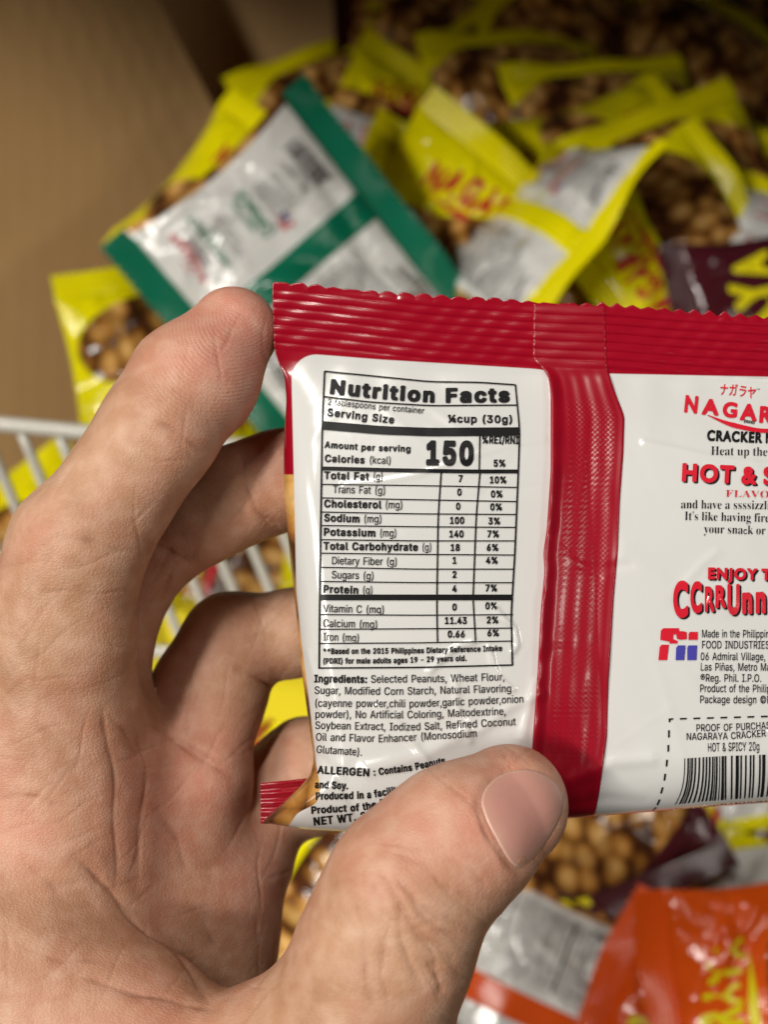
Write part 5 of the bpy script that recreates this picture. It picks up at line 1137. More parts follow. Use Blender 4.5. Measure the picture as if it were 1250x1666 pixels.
# skin lines: (photo-traced path, width px, depth cm)
SKIN = [([(212, 664), (255, 690), (300, 712), (342, 738)], 6, .045), ([(228, 690), (290, 722), (326, 750)], 4, .02),
        ([(90, 868), (150, 884), (218, 898)], 7, .03), ([(70, 842), (120, 850), (170, 880)], 5, .02),
        ([(20, 1000), (60, 940), (100, 880)], 5, .015),
        ([(397, 738), (402, 790), (415, 832), (446, 860)], 5, .045), ([(420, 838), (450, 850)], 4, .03),
        ([(240, 880), (281, 902), (312, 918)], 5, .05), ([(268, 958), (284, 925)], 4, .03), ([(258, 985), (276, 940)], 3, .02),
        ([(165, 1158), (175, 1200), (184, 1268), (190, 1360), (190, 1447)], 6, .05),
        ([(221, 1176), (236, 1240), (236, 1300), (230, 1360), (219, 1432)], 7, .05), ([(172, 1160), (205, 1190), (230, 1240)], 5, .03),
        ([(124, 1401), (184, 1452), (239, 1521), (285, 1567), (345, 1636)], 7, .09),
        ([(230, 1165), (262, 1190), (300, 1214), (342, 1242), (372, 1265)], 6, .05), ([(258, 1180), (320, 1214), (360, 1240)], 4, .02),
        ([(365, 1085), (430, 1110), (462, 1100)], 8, .05),
        ([(0, 1300), (60, 1296), (100, 1310)], 5, .03), ([(40, 1410), (90, 1440), (150, 1440)], 6, .03), ([(20, 1540), (90, 1560), (170, 1570)], 6, .02),
        ([(120, 1590), (200, 1610), (300, 1640), (360, 1645)], 6, .04), ([(330, 1490), (345, 1530), (370, 1560)], 8, .03), ([(240, 1300), (290, 1360), (300, 1420)], 10, .03),
        # thumb knuckle
        ([(612, 1418), (632, 1440), (655, 1478), (690, 1520), (730, 1556)], 5, .05), ([(640, 1430), (668, 1452), (700, 1478), (735, 1500), (762, 1508)], 5, .055),
        ([(672, 1455), (684, 1480), (716, 1512), (752, 1530)], 5, .045), ([(655, 1478), (650, 1530), (668, 1570), (690, 1600)], 5, .04), ([(640, 1500), (622, 1540), (620, 1590), (640, 1640)], 5, .03),
        ([(590, 1500), (590, 1550), (600, 1610), (618, 1650)], 5, .025), ([(700, 1420), (735, 1450), (765, 1462)], 4, .025), ([(690, 1560), (712, 1590), (722, 1620)], 5, .04),
        ([(610, 1380), (660, 1392), (705, 1408)], 5, .015), ([(600, 1362), (650, 1372), (700, 1380)], 4, .012), ([(560, 1440), (580, 1470), (590, 1510)], 5, .02),
        ([(668, 1500), (700, 1545), (708, 1580)], 4, .035), ([(600, 1440), (622, 1470), (630, 1500)], 4, .025), ([(730, 1400), (770, 1418), (790, 1440)], 4, .02),
        # around the nail
        ([(772, 1296), (786, 1340), (812, 1390), (836, 1424)], 6, .03)]
NAIL = [(783, 1306), (790, 1284), (806, 1267), (830, 1256), (858, 1253), (884, 1260), (905, 1276), (916, 1300), (912, 1325), (898, 1352), (878, 1382), (858, 1404), (842, 1412), (828, 1398), (810, 1366), (794, 1336)]


def build_hand():
    V, Fq = surface_nets()
    tmp = mesh('tmp', V, Fq, [])
    ob = link('tmp', tmp)
    md = ob.modifiers.new('s', 'SUBSURF')
    md.levels = md.render_levels = 1
    dg = bpy.context.evaluated_depsgraph_get()
    dg.update()
    me = bpy.data.meshes.new_from_object(ob.evaluated_get(dg))
    n = len(me.vertices)
    V = np.empty(n * 3)
    me.vertices.foreach_get('co', V)
    V = V.reshape(-1, 3)
    Fq = np.empty(len(me.loops), np.int32)
    me.loops.foreach_get('vertex_index', Fq)
    Fq = Fq.reshape(-1, 4)
    bpy.data.objects.remove(ob)
    bpy.data.meshes.remove(me)
    P = V.astype(np.float32)
    Nn = np.zeros_like(P)
    for c in range(0, n, 200000):
        q = P[c:c + 200000]
        g = grad(q)
        P[c:c + 200000] = q - np.clip(hand_sdf(q), -.06, .06)[:, None] * g * .8
        Nn[c:c + 200000] = g
    d = -P[:, 2]
    px = 625 + P[:, 0] / d * F
    py = 833 - P[:, 1] / d * F
    view = -P / np.linalg.norm(P, axis=1)[:, None]
    facing = np.einsum('ij,ij->i', Nn, view)
    ok = sstep(.0, .25, facing)
    disp = np.zeros(n)
    crease = np.zeros(n)
    rs = np.random.RandomState(9)
    # slow lumps of flesh
    for _ in range(70):
        k = rs.normal(size=3)
        k /= np.linalg.norm(k)
        f_ = rs.uniform(1.2, 5)
        disp += .05 / f_ ** 1.3 / 3 * np.sin(P @ k * f_ + rs.uniform(0, 6)) * (1 - np.exp(-((px - 850) ** 2 + (py - 1330) ** 2) / 110 ** 2))
    for pts, w, h in SKIN:
        dist, pos = polydist(px + 3 * np.sin(py / 23.), py + 3 * np.sin(px / 19.), pts, True)
        dist = np.maximum(dist + 1.0 * np.sin(px / 9.) + 1.0 * np.sin(py / 7.), 0)
        e = ok * np.sin(np.pi * np.clip(pos, .02, .98)) ** .7 * (np.exp(-(dist / (w * .6)) ** 2) + .35 * np.exp(-(dist / (w * 2.2)) ** 2)) * (.75 + .25 * np.sin(pos * 17))
        disp -= .55 * h * e
        disp += .12 * h * ok * np.exp(-((dist - 3 * w) / (2 * w)) ** 2)
        crease = np.maximum(crease, e * min(1, h / .045))
    ring = polydist(px, py, NAIL + NAIL[:1])
    disp += ok * (.014 * np.exp(-((ring - 16) / 8) ** 2) - .010 * np.exp(-(ring / 4) ** 2))
    crease = np.maximum(crease, .3 * ok * np.exp(-(ring / 5) ** 2))
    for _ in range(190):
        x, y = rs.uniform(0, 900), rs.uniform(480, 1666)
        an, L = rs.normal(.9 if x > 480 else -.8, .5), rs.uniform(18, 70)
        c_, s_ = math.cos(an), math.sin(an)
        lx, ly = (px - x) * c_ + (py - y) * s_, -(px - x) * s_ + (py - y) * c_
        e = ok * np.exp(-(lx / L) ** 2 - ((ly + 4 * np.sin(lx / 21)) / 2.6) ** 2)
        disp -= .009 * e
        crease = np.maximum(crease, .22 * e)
    cx, cy = np.mean([p[0] for p in NAIL]), np.mean([p[1] for p in NAIL])
    P = P + disp[:, None] * Nn
    tips = [((383, 541), 150, 1.0), ((824, 1312), 150, .55), ((590, 735), 130, .7), ((250, 1330), 150, .55), ((30, 1350), 120, .5), ((340, 1290), 90, .5), ((400, 1440), 90, .6), ((100, 1640), 150, .35)]
    pink = np.zeros(n)
    for (x, y), r, a in tips:
        pink = np.maximum(pink, a * np.exp(-((px - x) ** 2 + (py - y) ** 2) / (r * r)))
    # direction along the index pad for its ridges
    ridge = np.exp(-((px - 330) ** 2 + (py - 600) ** 2) / 110 ** 2) * ok
    Wv = cam2w(P)
    base = Wv[np.argmin(Wv[:, 2])] * 0 + at(150, 1700, 21.5)
    m, t, p = new_mat('skin')
    tc = nd(t, 'ShaderNodeTexCoord')
    nz = nd(t, 'ShaderNodeTexNoise', i_Scale=70.0, i_Detail=6.0, i_Roughness=.6)
    t.links.new(tc.outputs['Object'], nz.inputs[0])
    nb_ = nd(t, 'ShaderNodeTexNoise', i_Scale=320.0, i_Detail=4.0)
    t.links.new(tc.outputs['Object'], nb_.inputs[0])
    c = ramp(t, nz.outputs[0], [(.28, (.34, .17, .095)), (.5, (.455, .25, .15)), (.72, (.54, .32, .205))])
    nbl = nd(t, 'ShaderNodeTexNoise', i_Scale=38.0, i_Detail=3.0, i_Roughness=.6)
    t.links.new(tc.outputs['Object'], nbl.inputs[0])
    c = mix_c(t, ramp(t, nbl.outputs[0], [(.44, (0, 0, 0)), (.64, (.6, .6, .6))]), c, (.56, .235, .165))
    c = mix_c(t, math_n(t, 'MULTIPLY', attr(t, 'pink').outputs['Fac'], .8), c, (.62, .25, .195))
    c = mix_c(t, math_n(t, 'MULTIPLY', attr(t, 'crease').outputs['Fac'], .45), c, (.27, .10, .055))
    c = mix_c(t, ramp(t, nb_.outputs[0], [(.4, (0, 0, 0)), (.75, (.45, .45, .45))]), c, (.68, .45, .34))
    t.links.new(c, p.inputs['Base Color'])
    p.inputs['Subsurface Weight'].default_value = .10
    p.inputs['Subsurface Radius'].default_value = (1, .35, .2)
    p.inputs['Subsurface Scale'].default_value = .003
    p.inputs['Roughness'].default_value = .5
    p.inputs['Specular IOR Level'].default_value = .36
    # skin relief: cells, fine creases, finger ridges
    vo = nd(t, 'ShaderNodeTexVoronoi', feature='DISTANCE_TO_EDGE', i_Scale=1500.0)
    wp = nd(t, 'ShaderNodeMapping')
    wp.inputs['Scale'].default_value = (1, 1.7, 1)
    t.links.new(tc.outputs['Object'], wp.inputs[0])
    t.links.new(wp.outputs[0], vo.inputs[0])
    v2 = nd(t, 'ShaderNodeTexNoise', i_Scale=420.0, i_Detail=5.0, i_Roughness=.65)
    v2.inputs['Distortion'].default_value = 1.2
    t.links.new(tc.outputs['Object'], v2.inputs[0])
    rd = attr(t, 'ridge')
    rp = nd(t, 'ShaderNodeSeparateXYZ')
    t.links.new(rd.outputs['Vector'], rp.inputs[0])
    rw = math_n(t, 'MULTIPLY', math_n(t, 'SINE', rp.outputs[0]), rp.outputs[1])
    h = math_n(t, 'ADD', math_n(t, 'MULTIPLY', math_n(t, 'MINIMUM', vo.outputs['Distance'], .25), 1.6), v2.outputs[0])
    b1 = bump(t, h, .30, .00032)
    b2 = bump(t, math_n(t, 'MULTIPLY', rw, v2.outputs[0]), .32, .00010, b1)
    t.links.new(b2, p.inputs['Normal'])
    # whorl: rings about the pad centre, stretched along the finger
    a = math.radians(-53)
    lx = (px - 350) * math.cos(a) + (py - 560) * math.sin(a)
    ly = -(px - 350) * math.sin(a) + (py - 560) * math.cos(a)
    phase = np.sqrt((lx * .75 - 60) ** 2 + ly ** 2 + 60) / 5.2 * 2 * math.pi
    rid = np.stack([phase, ridge, 0 * ridge], 1)
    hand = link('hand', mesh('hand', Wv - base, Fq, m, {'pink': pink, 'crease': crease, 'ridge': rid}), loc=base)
    tag(hand, 'left hand with bent fingers and large thumb, gripping the red snack pack', 'hand')
    # thumb nail: a curved plate resting on the thumb
    out = np.array(NAIL, float)
    m_ = len(out)
    tt = np.linspace(0, m_, 97)[:-1]
    ox = np.interp(tt, np.arange(m_ + 1), np.append(out[:, 0], out[0, 0]))
    oy = np.interp(tt, np.arange(m_ + 1), np.append(out[:, 1], out[0, 1]))
    for _ in range(6):
        ox, oy = (np.roll(ox, 1) + 2 * ox + np.roll(ox, -1)) / 4, (np.roll(oy, 1) + 2 * oy + np.roll(oy, -1)) / 4
    rr = np.concatenate([np.linspace(.02, .9, 14), [.95, .98, 1.0]]) * 1.03
    X = cx + rr[:, None] * (ox - cx)[None]
    Y = cy + rr[:, None] * (oy - cy)[None]
    dd = np.full(X.shape, 16.6)
    for _ in range(60):
        q = ray(X, Y, dd).reshape(-1, 3).astype(np.float32)
        dd = dd + .8 * hand_sdf(q).reshape(X.shape)
    nl = (.052 - .038 * rr ** 2)[:, None] + 0 * X
    nl[-1] = -.02
    q = ray(X, Y, dd).reshape(-1, 3)
    g = grad(q.astype(np.float32))
    Q = q + g * nl.reshape(-1, 1)
    nr, nc = X.shape
    fs = []
    for i in range(nr - 1):
        for j in range(nc):
            k = (j + 1) % nc
            fs.append((i * nc + j, i * nc + k, (i + 1) * nc + k, (i + 1) * nc + j))
    fs.append(tuple(range(nc))[::-1])
    nm, nt, npb = new_mat('nail')
    rim = attr(nt, 'rim')
    cc = ramp(nt, rim.outputs['Fac'], [(0, (.53, .26, .22)), (.6, (.54, .27, .225)), (.93, (.56, .30, .24)), (.985, (.66, .43, .35)), (1, (.52, .30, .22))])
    nt.links.new(cc, npb.inputs['Base Color'])
    npb.inputs['Roughness'].default_value = .36
    tcn = nd(nt, 'ShaderNodeTexCoord')
    nnz = nd(nt, 'ShaderNodeTexNoise', i_Scale=900.0, i_Detail=3.0)
    nmp = nd(nt, 'ShaderNodeMapping')
    nmp.inputs['Rotation'].default_value = (.3, .2, .75)
    nmp.inputs['Scale'].default_value = (.12, 1, 1)
    nt.links.new(tcn.outputs['Object'], nmp.inputs[0])
    nt.links.new(nmp.outputs[0], nnz.inputs[0])
    nt.links.new(bump(nt, nnz.outputs[0], .25, .0002), npb.inputs['Normal'])
    npb.inputs['Subsurface Weight'].default_value = .15
    npb.inputs['Subsurface Scale'].default_value = .002
    link('fingernail', mesh('fingernail', cam2w(Q) - base, fs, nm, {'rim': np.repeat(rr / 1.03, nc)}), hand)
    return hand


build_hand()


# ------------------------------------------------------------------ cardboard bin, rack, shelf
def slab(corners, th, name, mat, parent=None, n=14, wob=0.0, base=None):
    """a thick sheet on four corner points (world metres)"""
    A, B_, C_, D_ = [np.asarray(c, float) for c in corners]
    u = np.linspace(0, 1, n)
    U, Vv = np.meshgrid(u, u)
    S = (A[None, None] * ((1 - U) * (1 - Vv))[..., None] + B_[None, None] * (U * (1 - Vv))[..., None] + C_[None, None] * (U * Vv)[..., None] + D_[None, None] * ((1 - U) * Vv)[..., None])
    N = np.cross(B_ - A, D_ - A)
    N /= np.linalg.norm(N)
    S = S + N * (wob * np.sin(U * 5 + 1) * np.sin(Vv * 4))[..., None]
    V = np.vstack([S.reshape(-1, 3), (S - N * th).reshape(-1, 3)])
    k = n * n
    idx = np.arange(k).reshape(n, n)
    rim = np.concatenate([idx[0, :], idx[1:, -1], idx[-1, -2::-1], idx[-2:0:-1, 0]])
    rn = np.roll(rim, -1)
    f = np.vstack([grid_faces(n, n), grid_faces(n, n)[:, ::-1] + k, np.stack([rim, rn, rn + k, rim + k], 1)])
    me = mesh(name, V - (base if base is not None else 0), f, mat, smooth=False)
    return link(name, me, parent)


def cardboard():
    m, t, p = new_mat('cardboard')
    tc = nd(t, 'ShaderNodeTexCoord')
    n = nd(t, 'ShaderNodeTexNoise', i_Scale=6.0, i_Detail=6.0)
    t.links.new(tc.outputs['Object'], n.inputs[0])
    w = nd(t, 'ShaderNodeTexWave', i_Scale=45.0, i_Distortion=.6, i_Detail=1.0)
    t.links.new(tc.outputs['Object'], w.inputs[0])
    c = ramp(t, n.outputs[0], [(.3, (.50, .30, .125)), (.7, (.63, .40, .185))])
    c = mix_c(t, math_n(t, 'MULTIPLY', w.outputs['Fac'], .10), c, (.30, .18, .08))
    t.links.new(c, p.inputs['Base Color'])
    p.inputs['Roughness'].default_value = .8
    return m


CB = cardboard()
box_base = at(600, 900, 62)
box = link('cardboard_box', None, loc=box_base)
tag(box, 'brown cardboard bin holding the heap of snack packs', 'box')
slab([at(-420, -420, 46), at(165, -140, 55), at(450, 400, 56), at(60, 1150, 50)], .005, 'side_wall', CB, box, wob=.004, base=box_base)
slab([at(60, -250, 74), at(1700, -360, 76), at(1700, 330, 76), at(300, 480, 70)], .005, 'back_wall', CB, box, base=box_base)
slab([at(-500, 2600, 52), at(2200, 2400, 52), at(1900, -200, 66), at(150, -200, 62)], .005, 'bottom_panel', CB, box, base=box_base)

slab([(-.205, .218, 1.13), (.10, .218, 1.13), (.10, .95, 1.13), (-.205, .95, 1.13)], .005, 'shade_flap', CB, box, base=box_base)  # unseen cardboard sheet added to shade the bin's back from the left lamps

slab([(-.75, .27, 1.124), (-.20, .27, 1.124), (-.20, .95, 1.124), (-.70, .95, 1.124)], .005, 'shade_flap', CB, box, base=box_base)  # second unseen sheet, added only to keep lamp light off the back wall

rack_mat = plain('white_wire', (.62, .60, .54), .35, .2, noise=(40, .06))
rb = at(200, 700, 36)
rack = link('wire_rack', None, loc=rb)
tag(rack, 'white coated wire rack with upright bars behind the fingers', 'rack')
V, f = tube(np.stack([at(x, 690 + (x / 480) * 45, 36) for x in np.linspace(-420, 760, 24)]), .0022)
link('rail', mesh('rail', V - rb, f, rack_mat), rack)
V, f = tube(np.stack([at(x + 155, 1050 + (x / 480) * 45, 38.5) for x in np.linspace(-420, 760, 24)]), .0019)
link('rail', mesh('rail', V - rb, f, rack_mat), rack)
for k in range(16):
    x = -280 + 62 * k
    y = 690 + (x / 480) * 45
    V, f = tube(np.stack([at(x + 150 * q, y + 360 * q, 36.1 + 2.4 * q) for q in np.linspace(0, 1, 10)]), .0014)
    link('bar', mesh('bar', V - rb, f, rack_mat), rack)

sh = slab([at(-260, 900, 40), at(820, 1045, 40), at(820, 1200, 40.6), at(-260, 1045, 40.6)], .012, 'shelf_edge', plain('yellow_metal', (.80, .66, .02), .35, .2), base=None)
tag(sh, 'plain yellow shelf edge strip below the white wire rack', 'shelf')
top = slab([(.08, .195, 1.145), (.9, .195, 1.145), (.9, .9, 1.145), (.08, .9, 1.145)], .02, 'shade_board', plain('shade_board_dark', (.07, .065, .06), .5))  # unseen board added overhead to block the lamps from the rear packs
tag(top, 'unseen dark shelf board added above the bin to shade its back', 'shelf')

# ------------------------------------------------------------------ the snack packs in the bin
PW, PH, SEAL = 9.2, 9.0, 1.0
K_CM = 20.0 / F


def pack_shape(seed):
    rs = np.random.RandomState(seed)
    rid = [(rs.uniform(-4.4, 4.4), rs.uniform(-3.4, 3.4), rs.uniform(0, math.pi), rs.uniform(.6, 2.4), rs.uniform(.14, .55), rs.uniform(-.24, .26)) for _ in range(46)]
    k1, k2, k3 = rs.uniform(-.045, .045), rs.uniform(-.04, .04), rs.uniform(-.04, .04)
    B = rs.uniform(.75, 1.1)
    f1, p1, p2 = rs.uniform(3, 5), rs.uniform(0, 6), rs.uniform(0, 6)

    def mid(x, y):
        return k1 * x * x + k2 * y * y + k3 * x * y

    def half(x, y, sgn):
        a = np.clip(np.abs(x) / (PW / 2), 0, 1)
        b = np.clip(np.abs(y) / (PH / 2 - SEAL), 0, 1)
        e = (1 - a ** 2.6) ** .55 * (1 - b ** 2.2) ** .7
        z = B * e
        m = np.clip(e * 2.5, 0, 1)
        for i, (cx, cy, an, L, w, h) in enumerate(rid):
            if (i % 2 == 0) != (sgn > 0):
                continue
            dx, dy = x - cx, y - cy
            ax, ay = dx * math.cos(an) + dy * math.sin(an), -dx * math.sin(an) + dy * math.cos(an)
            z = z + m * h * np.exp(-(ax / L) ** 2 - (ay / w) ** 2)
        z = z + m * .07 * np.sin(x * f1 + p1 + sgn) * np.exp(-(PH / 2 - SEAL - np.abs(y)) / .8)
        return z + .012

    def surf(x, y, sgn, lift=0.0):
        x, y = np.asarray(x, float), np.asarray(y, float)
        # the sides draw in a little where the pack is full
        e = 1 - np.clip(np.abs(y) / (PH / 2 - SEAL), 0, 1) ** 2
        return np.stack([x * (1 - .085 * e), y, mid(x, y) + sgn * (half(x, y, sgn) + lift)], -1)
    return surf, mid


FILM = {k: film_mat(k + '_film', c, 1.15, .03, .14, 60, .8) for k, c in COL.items()}
SEALM = {k: plain(k + '_seal_film', c, .22, .35) for k, c in COL.items()}


def make_pack(flavour, seed, design):
    surf, mid = pack_shape(seed)
    root = link('snack_pack', None)
    root.empty_display_size = .02
    c = .01
    nx, ny = 64, 56
    hx, hy = PW / 2, PH / 2 - SEAL
    th = np.linspace(-1, 1, nx)
    x1 = hx * np.sign(th) * (1 - (1 - np.abs(th)) ** 1.35)
    X, Y = np.meshgrid(x1, np.linspace(hy, -hy, ny))
    A = surf(X, Y, 1).reshape(-1, 3)
    Bk = surf(X, Y, -1).reshape(-1, 3)
    n = nx * ny
    idx = np.arange(n).reshape(ny, nx)
    rim = np.concatenate([idx[0, :], idx[1:, -1], idx[-1, -2::-1], idx[-2:0:-1, 0]])
    rn = np.roll(rim, -1)
    gf = grid_faces(ny, nx)
    f = np.vstack([gf, gf[:, ::-1] + n, np.stack([rim, rn, rn + n, rim + n], 1)])
    wh = np.minimum(hx - .32 - np.abs(X), np.maximum(hy - .12 - np.abs(Y), -1)).ravel()
    if design == 0:
        pic = (1 - (X / 4.4) ** 2 - ((Y + 1.25) / 2.1) ** 2)
    elif design == 1:
        pic = (4.3 - np.abs(Y) - .55 * np.abs(X - .5)) * .6
    else:
        pic = 1.6 - np.abs(Y + .2 * X - .2)
    pic = pic.ravel()
    edge = (np.abs(X) - (hx - .32)).ravel()
    pu = np.stack([X.ravel(), Y.ravel(), 0 * X.ravel()], 1)
    att = {'white': np.concatenate([wh, np.full(n, -3.)]), 'pic': np.concatenate([np.maximum(edge, -.5), pic]), 'pu': np.vstack([pu, pu + np.array([0, 0, 7])])}
    link('pouch', mesh('pouch', np.vstack([A, Bk]) * c, f, FILM[flavour], att), root)
    for sy in (1, -1):
        v = np.linspace(0, 1, 34)
        xs = np.linspace(-hx, hx, 93)
        Xs, Vs = np.meshgrid(xs, v)
        zz = (1 - np.abs((Xs / .34) % 1 * 2 - 1)) * .16
        Ys = sy * (hy - .03 + Vs * SEAL + np.where(Vs > .97, zz - .08, 0))
        wv = np.clip((np.abs(Ys) - (hy - .03)) / SEAL, 0, 1)
        Z = mid(Xs, Ys) + .28 * wv * np.sin(Xs * 1.1 + seed + sy) * np.cos(Xs * .37 + seed * 2) + sy * .35 * wv ** 2 * math.sin(seed * 1.7 + sy) + .03 * np.sin(Vs * 2 * math.pi * 6) * sstep(0, .1, Vs)
        P1 = np.stack([Xs, Ys, Z + .016], -1).reshape(-1, 3)
        P2 = np.stack([Xs, Ys, Z - .016], -1).reshape(-1, 3)
        gf2 = grid_faces(34, 93)
        if sy < 0:
            gf2 = gf2
        kk = len(P1)
        f2 = np.vstack([gf2, gf2[:, ::-1] + kk])
        link('end_seal', mesh('end_seal', np.vstack([P1, P2]) * c, f2, SEALM[flavour]), root)
    xs, ys = np.linspace(-.62, .55, 16), np.linspace(hy, -hy, 60)
    Xs, Ys = np.meshgrid(xs, ys)
    S = surf(Xs, Ys, 1)
    lf = .06 + .02 * np.sin(Xs * 24)
    lf[:, 0] = lf[:, -1] = -.02
    S[..., 2] += lf
    link('back_seam', mesh('back_seam', S.reshape(-1, 3) * c, grid_faces(60, 16), SEALM[flavour]), root)
    ink = {'yellow': INK_RED, 'green': INK_GREEN, 'maroon': INK_RED, 'orange': INK_RED}[flavour]
    for name, (mat, (V2, T)) in LAYOUT.items():
        if name in ('flavor_shadow',):
            continue
        if name in ('flavor_text',):
            mat = ink
        if mat is INK and name in ('ingredients_text', 'address_text', 'slogan_text'):
            mat = INK_GREY
        x, y = (V2[:, 0] - 948) * K_CM, (958 - V2[:, 1]) * K_CM * .93
        x = np.clip(x, -hx + .35, hx - .35)
        y = np.clip(y, -hy + .12, hy - .12)
        P = surf(x, y, 1, .03)
        link(name, mesh(name, P * c, [tuple(q) for q in T], mat), root)
    # front lettering: big arched brand name
    parts = []
    word, x, q = 'NAGARAYA', -2.9, 1.0
    if flavour == 'maroon':
        x, q = -4.0, 1.36
    for k, ch in enumerate(word):
        hgt = (1.3 - .09 * abs(k - 3.5)) * q
        yy = (1.75 if q == 1 else 1.1) - .035 * (k - 3.5) ** 2
        parts.append(text2d('c', ch, [(x, -yy), (x + .72 * q, -yy)], hgt))
        x += .74 * q
    parts.append(strip2d([(-2.4, -1.1), (0, -1.4), (2.4, -1.1)], [.02, .3, .3, .02], .2))
    V2, T = join2d(parts)
    if design == 1 and flavour == 'yellow':
        return root
    fm = {'yellow': INK_RED, 'green': INK_YEL, 'maroon': INK_YEL, 'orange': INK_YEL}[flavour]
    P = surf(-V2[:, 0], -V2[:, 1], -1, .03)
    link('front_logo', mesh('front_logo', P * c, [tuple(q) for q in T], fm), root)
    return root


def pose(root, px, py, d, phi, nx, ny, side, s=1.0):
    """place a pack: photo-traced centre and distance, reading direction phi, facing tilt"""
    n = np.array([nx, ny, math.sqrt(max(.05, 1 - nx * nx - ny * ny))])
    r = np.array([math.cos(math.radians(phi)), math.sin(math.radians(phi)), 0])
    r = r - n * (r @ n)
    r /= np.linalg.norm(r)
    u = np.cross(n, r)
    if side == 'front':
        r, n = -r, -n
    M = np.stack([r @ AX, u @ AX, n @ AX], 1) * s
    p = at(px, py, d)
    root.matrix_world = Matrix([[*M[0], p[0]], [*M[1], p[1]], [*M[2], p[2]], [0, 0, 0, 1]])


PROTO = {('yellow', 0): ('yellow', 11, 0), ('yellow', 1): ('yellow', 12, 1), ('yellow', 2): ('yellow', 13, 2), ('green', 0): ('green', 21, 0),
         ('maroon', 0): ('maroon', 31, 0), ('maroon', 1): ('maroon', 32, 1), ('orange', 0): ('orange', 41, 0), ('orange', 1): ('orange', 42, 2)}
_made = {}


def put(flavour, var, px, py, d, phi, nx, ny, side, label, group=None, s=.84):
    key = (flavour, var)
    if key not in _made:
        _made[key] = root = make_pack(*PROTO[key])
        bpy.context.view_layer.update()
    else:
        root = copy_tree(_made[key])
    pose(root, px, py, d, phi, nx, ny, side, s)
    for k in ('label', 'group'):
        if k in root:
            del root[k]
    tag(root, label, 'snack pack', group or 'snack packs heaped in the cardboard bin')
    return root


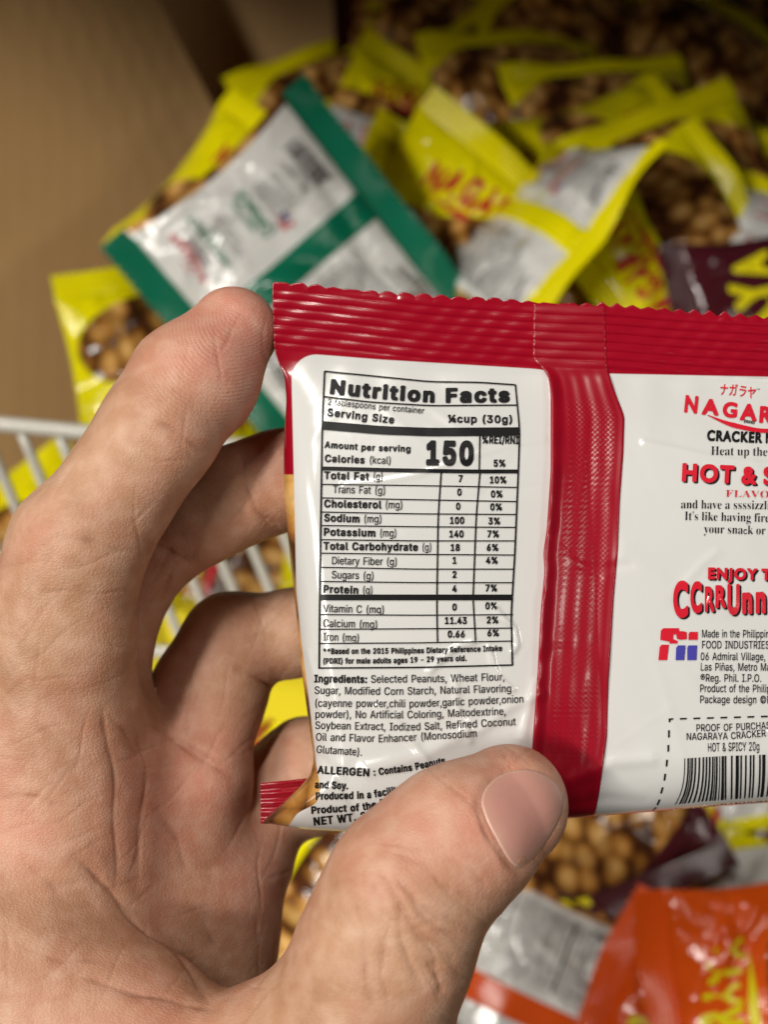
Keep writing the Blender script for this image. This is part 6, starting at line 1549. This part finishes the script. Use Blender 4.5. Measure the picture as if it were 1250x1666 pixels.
PACKS = [
    # flavour, variant, px, py, depth, phi, nx, ny, side, label
    ('green', 0, 472, 438, 43.5, 131, .17, -.10, 'back', 'green and white pack lying back up behind the index fingertip', None, .95),
    ('yellow', 0, 388, 368, 48, -42, -.1, .15, 'front', 'yellow pack poking out above the green and white pack, beside the cardboard wall'),
    ('yellow', 0, 300, 610, 45, 192, .45, .20, 'front', 'crumpled yellow pack between the cardboard wall and the index finger'),
    ('yellow', 2, 330, 540, 48.5, 120, .3, .3, 'front', 'yellow pack with peanut picture tucked under the green and white pack'),
    ('yellow', 0, 735, 418, 47, -40, .05, -.15, 'front', 'shiny yellow pack with red lettering behind the top edge of the red pack', None, .92),
    ('yellow', 2, 620, 330, 50, 75, .1, .2, 'back', 'white backed pack with small barcode between the green pack and the shiny yellow one'),
    ('yellow', 1, 880, 375, 44.5, 45, -.62, .62, 'back', 'yellow and white pack standing tilted with barcode up and a pointed corner'),
    ('yellow', 1, 1120, 320, 49, 25, .1, .1, 'front', 'yellow pack showing a bare yellow corner behind the tilted barcode pack'),
    ('yellow', 0, 1185, 335, 50, -12, 0, .35, 'front', 'yellow pack with peanuts printed on top, highest of the brightly lit ones'),
    ('yellow', 2, 1160, 410, 47, -18, -.1, .45, 'back', 'white backed pack wedged above the maroon one with yellow letters'),
    ('maroon', 0, 1318, 575, 45, 106, .05, .1, 'front', 'dark maroon pack with big yellow letters behind the red pack', None, 1.0),
    ('yellow', 0, 985, 440, 46.5, -120, .3, .2, 'front', 'yellow pack with ribbed seal squeezed under the tilted barcode pack'),
    ('yellow', 0, 1040, 480, 46.5, 205, .1, .1, 'front', 'yellow pack half hidden behind the zigzag edge of the red pack'),
    ('yellow', 1, 720, 80, 58, -14, 0, .25, 'front', 'shaded peanut pack at the dark back of the bin near its corner'),
    ('yellow', 1, 560, 190, 57, 30, .1, .2, 'front', 'shaded yellow pack next to the dark back wall, above the green pack'),
    ('yellow', 1, 850, 165, 55, 10, 0, .3, 'front', 'shaded peanut pack lying just above the shiny yellow pack'),
    ('yellow', 2, 980, 60, 60, -60, 0, .2, 'front', 'shaded yellow pack turned on its end at the back of the bin'),
    ('yellow', 1, 1140, 115, 56, -28, 0, .25, 'front', 'shaded peanut pack with pale end strip, above the highest brightly lit pack'),
    ('yellow', 1, 1275, 70, 58, 20, 0, .25, 'front', 'shaded yellow pack in the far dark corner of the bin'),
    ('yellow', 1, 860, -20, 62, 15, 0, .25, 'front', 'darkest peanut pack, deepest in the shade of the bin'),
    ('yellow', 2, 660, 240, 54, -30, 0, .3, 'front', 'shaded pack above the small white barcode pack'),
    ('yellow', 1, 1000, 215, 52, 12, 0, .35, 'front', 'half shaded yellow pack behind the pointed corner of the barcode pack'),
    ('yellow', 1, 60, 960, 44, 40, .1, .1, 'front', 'peanut pack seen through the wire rack beside the index knuckle'),
    ('yellow', 0, 230, 900, 45, -60, .1, .1, 'front', 'yellow pack behind the wire rack under the rail'),
    ('yellow', 2, 400, 940, 44, 70, .1, 0, 'front', 'yellow pack seen through the wire rack between middle and ring fingers'),
    ('maroon', 1, 480, 850, 46, 20, .1, 0, 'front', 'dark pack behind the wire rack beside the white panel of the red pack'),
    ('yellow', 2, 400, 1245, 47, 0, 0, -.2, 'front', 'yellow pack in the shade behind the little finger'),
    ('yellow', 0, 540, 1395, 39, 52, -.05, .1, 'front', 'yellow pack with peanut picture in the gap between palm and thumb'),
    ('yellow', 1, 430, 1600, 41, 15, .1, -.1, 'back', 'silvery backed yellow pack low in the gap between palm and thumb'),
    ('maroon', 1, 925, 1300, 40.5, 24, 0, .0, 'front', 'maroon pack with printed peanuts below the seam of the red pack'),
    ('yellow', 2, 800, 1480, 44, 125, -.1, .1, 'front', 'yellow pack beside the thumb under the maroon peanut pack'),
    ('orange', 0, 885, 1655, 39.5, -112, -.08, .24, 'back', 'orange and white pack lying back up beside the thumb knuckle', None, .80),
    ('orange', 0, 1130, 1720, 39.0, 64, .22, .12, 'front', 'orange pack with peanut picture and yellow letters, between two other orange ones'),
    ('orange', 0, 1275, 1650, 36.5, 97, .12, .22, 'front', 'orange pack with yellow letters below the barcode of the red pack'),
    ('yellow', 0, 1190, 1370, 42, 70, .2, .1, 'front', 'yellow pack just under the bottom fold of the red pack'),
    ('yellow', 0, 1110, 1365, 42, 100, -.2, .15, 'back', 'white backed pack under the barcode corner of the red pack'),
    ('yellow', 2, 700, 1620, 46, 30, .1, .1, 'back', 'white backed pack deep below the thumb'),
    ('yellow', 0, 1090, 410, 45.8, 118, .3, .15, 'front', 'yellow pack leaning between the tilted barcode pack and the maroon pack'),
    ('yellow', 2, 690, 400, 46.8, 150, -.2, .25, 'front', 'yellow pack squeezed between the green pack and the shiny yellow one'),
    ('yellow', 0, 1010, 290, 49.5, -70, .25, .3, 'front', 'yellow pack rising behind the tilted barcode pack'),
    ('yellow', 0, 880, 1400, 42.5, -35, .2, .2, 'front', 'yellow pack between the thumb and the maroon peanut pack'),
    ('maroon', 0, 1060, 1400, 41.5, 40, .2, .2, 'front', 'maroon pack with yellow letters under the seam end of the red pack'),
    ('yellow', 0, 480, 1490, 40, -45, .3, .2, 'front', 'yellow pack lower down in the gap between palm and thumb'),
]
for a in PACKS:
    put(*a)
rnd = random.Random(5)
for k in range(84):
    gx, gy = k % 9, k // 9
    px = -40 + gx * 180 + rnd.uniform(-50, 50)
    py = 60 + gy * 205 + rnd.uniform(-50, 50)
    d = 60 - 9 * (py / 1666) + rnd.uniform(-2.5, .5)
    if (px < 420 and py < 800) or (px < 560 and py < 300) or (px < 330 and py > 900):
        continue
    fl = rnd.choice(['yellow', 'yellow', 'yellow', 'yellow', 'maroon'])
    put(fl, rnd.choice([0, 1, 1, 2]) if fl == 'yellow' else 1, px, py, d, rnd.uniform(0, 360), rnd.uniform(-.4, .4), rnd.uniform(-.2, .5), rnd.choice(['front', 'front', 'back']),
        'half buried snack pack in the lower layer of the heap', 'half buried packs in the lower layer')
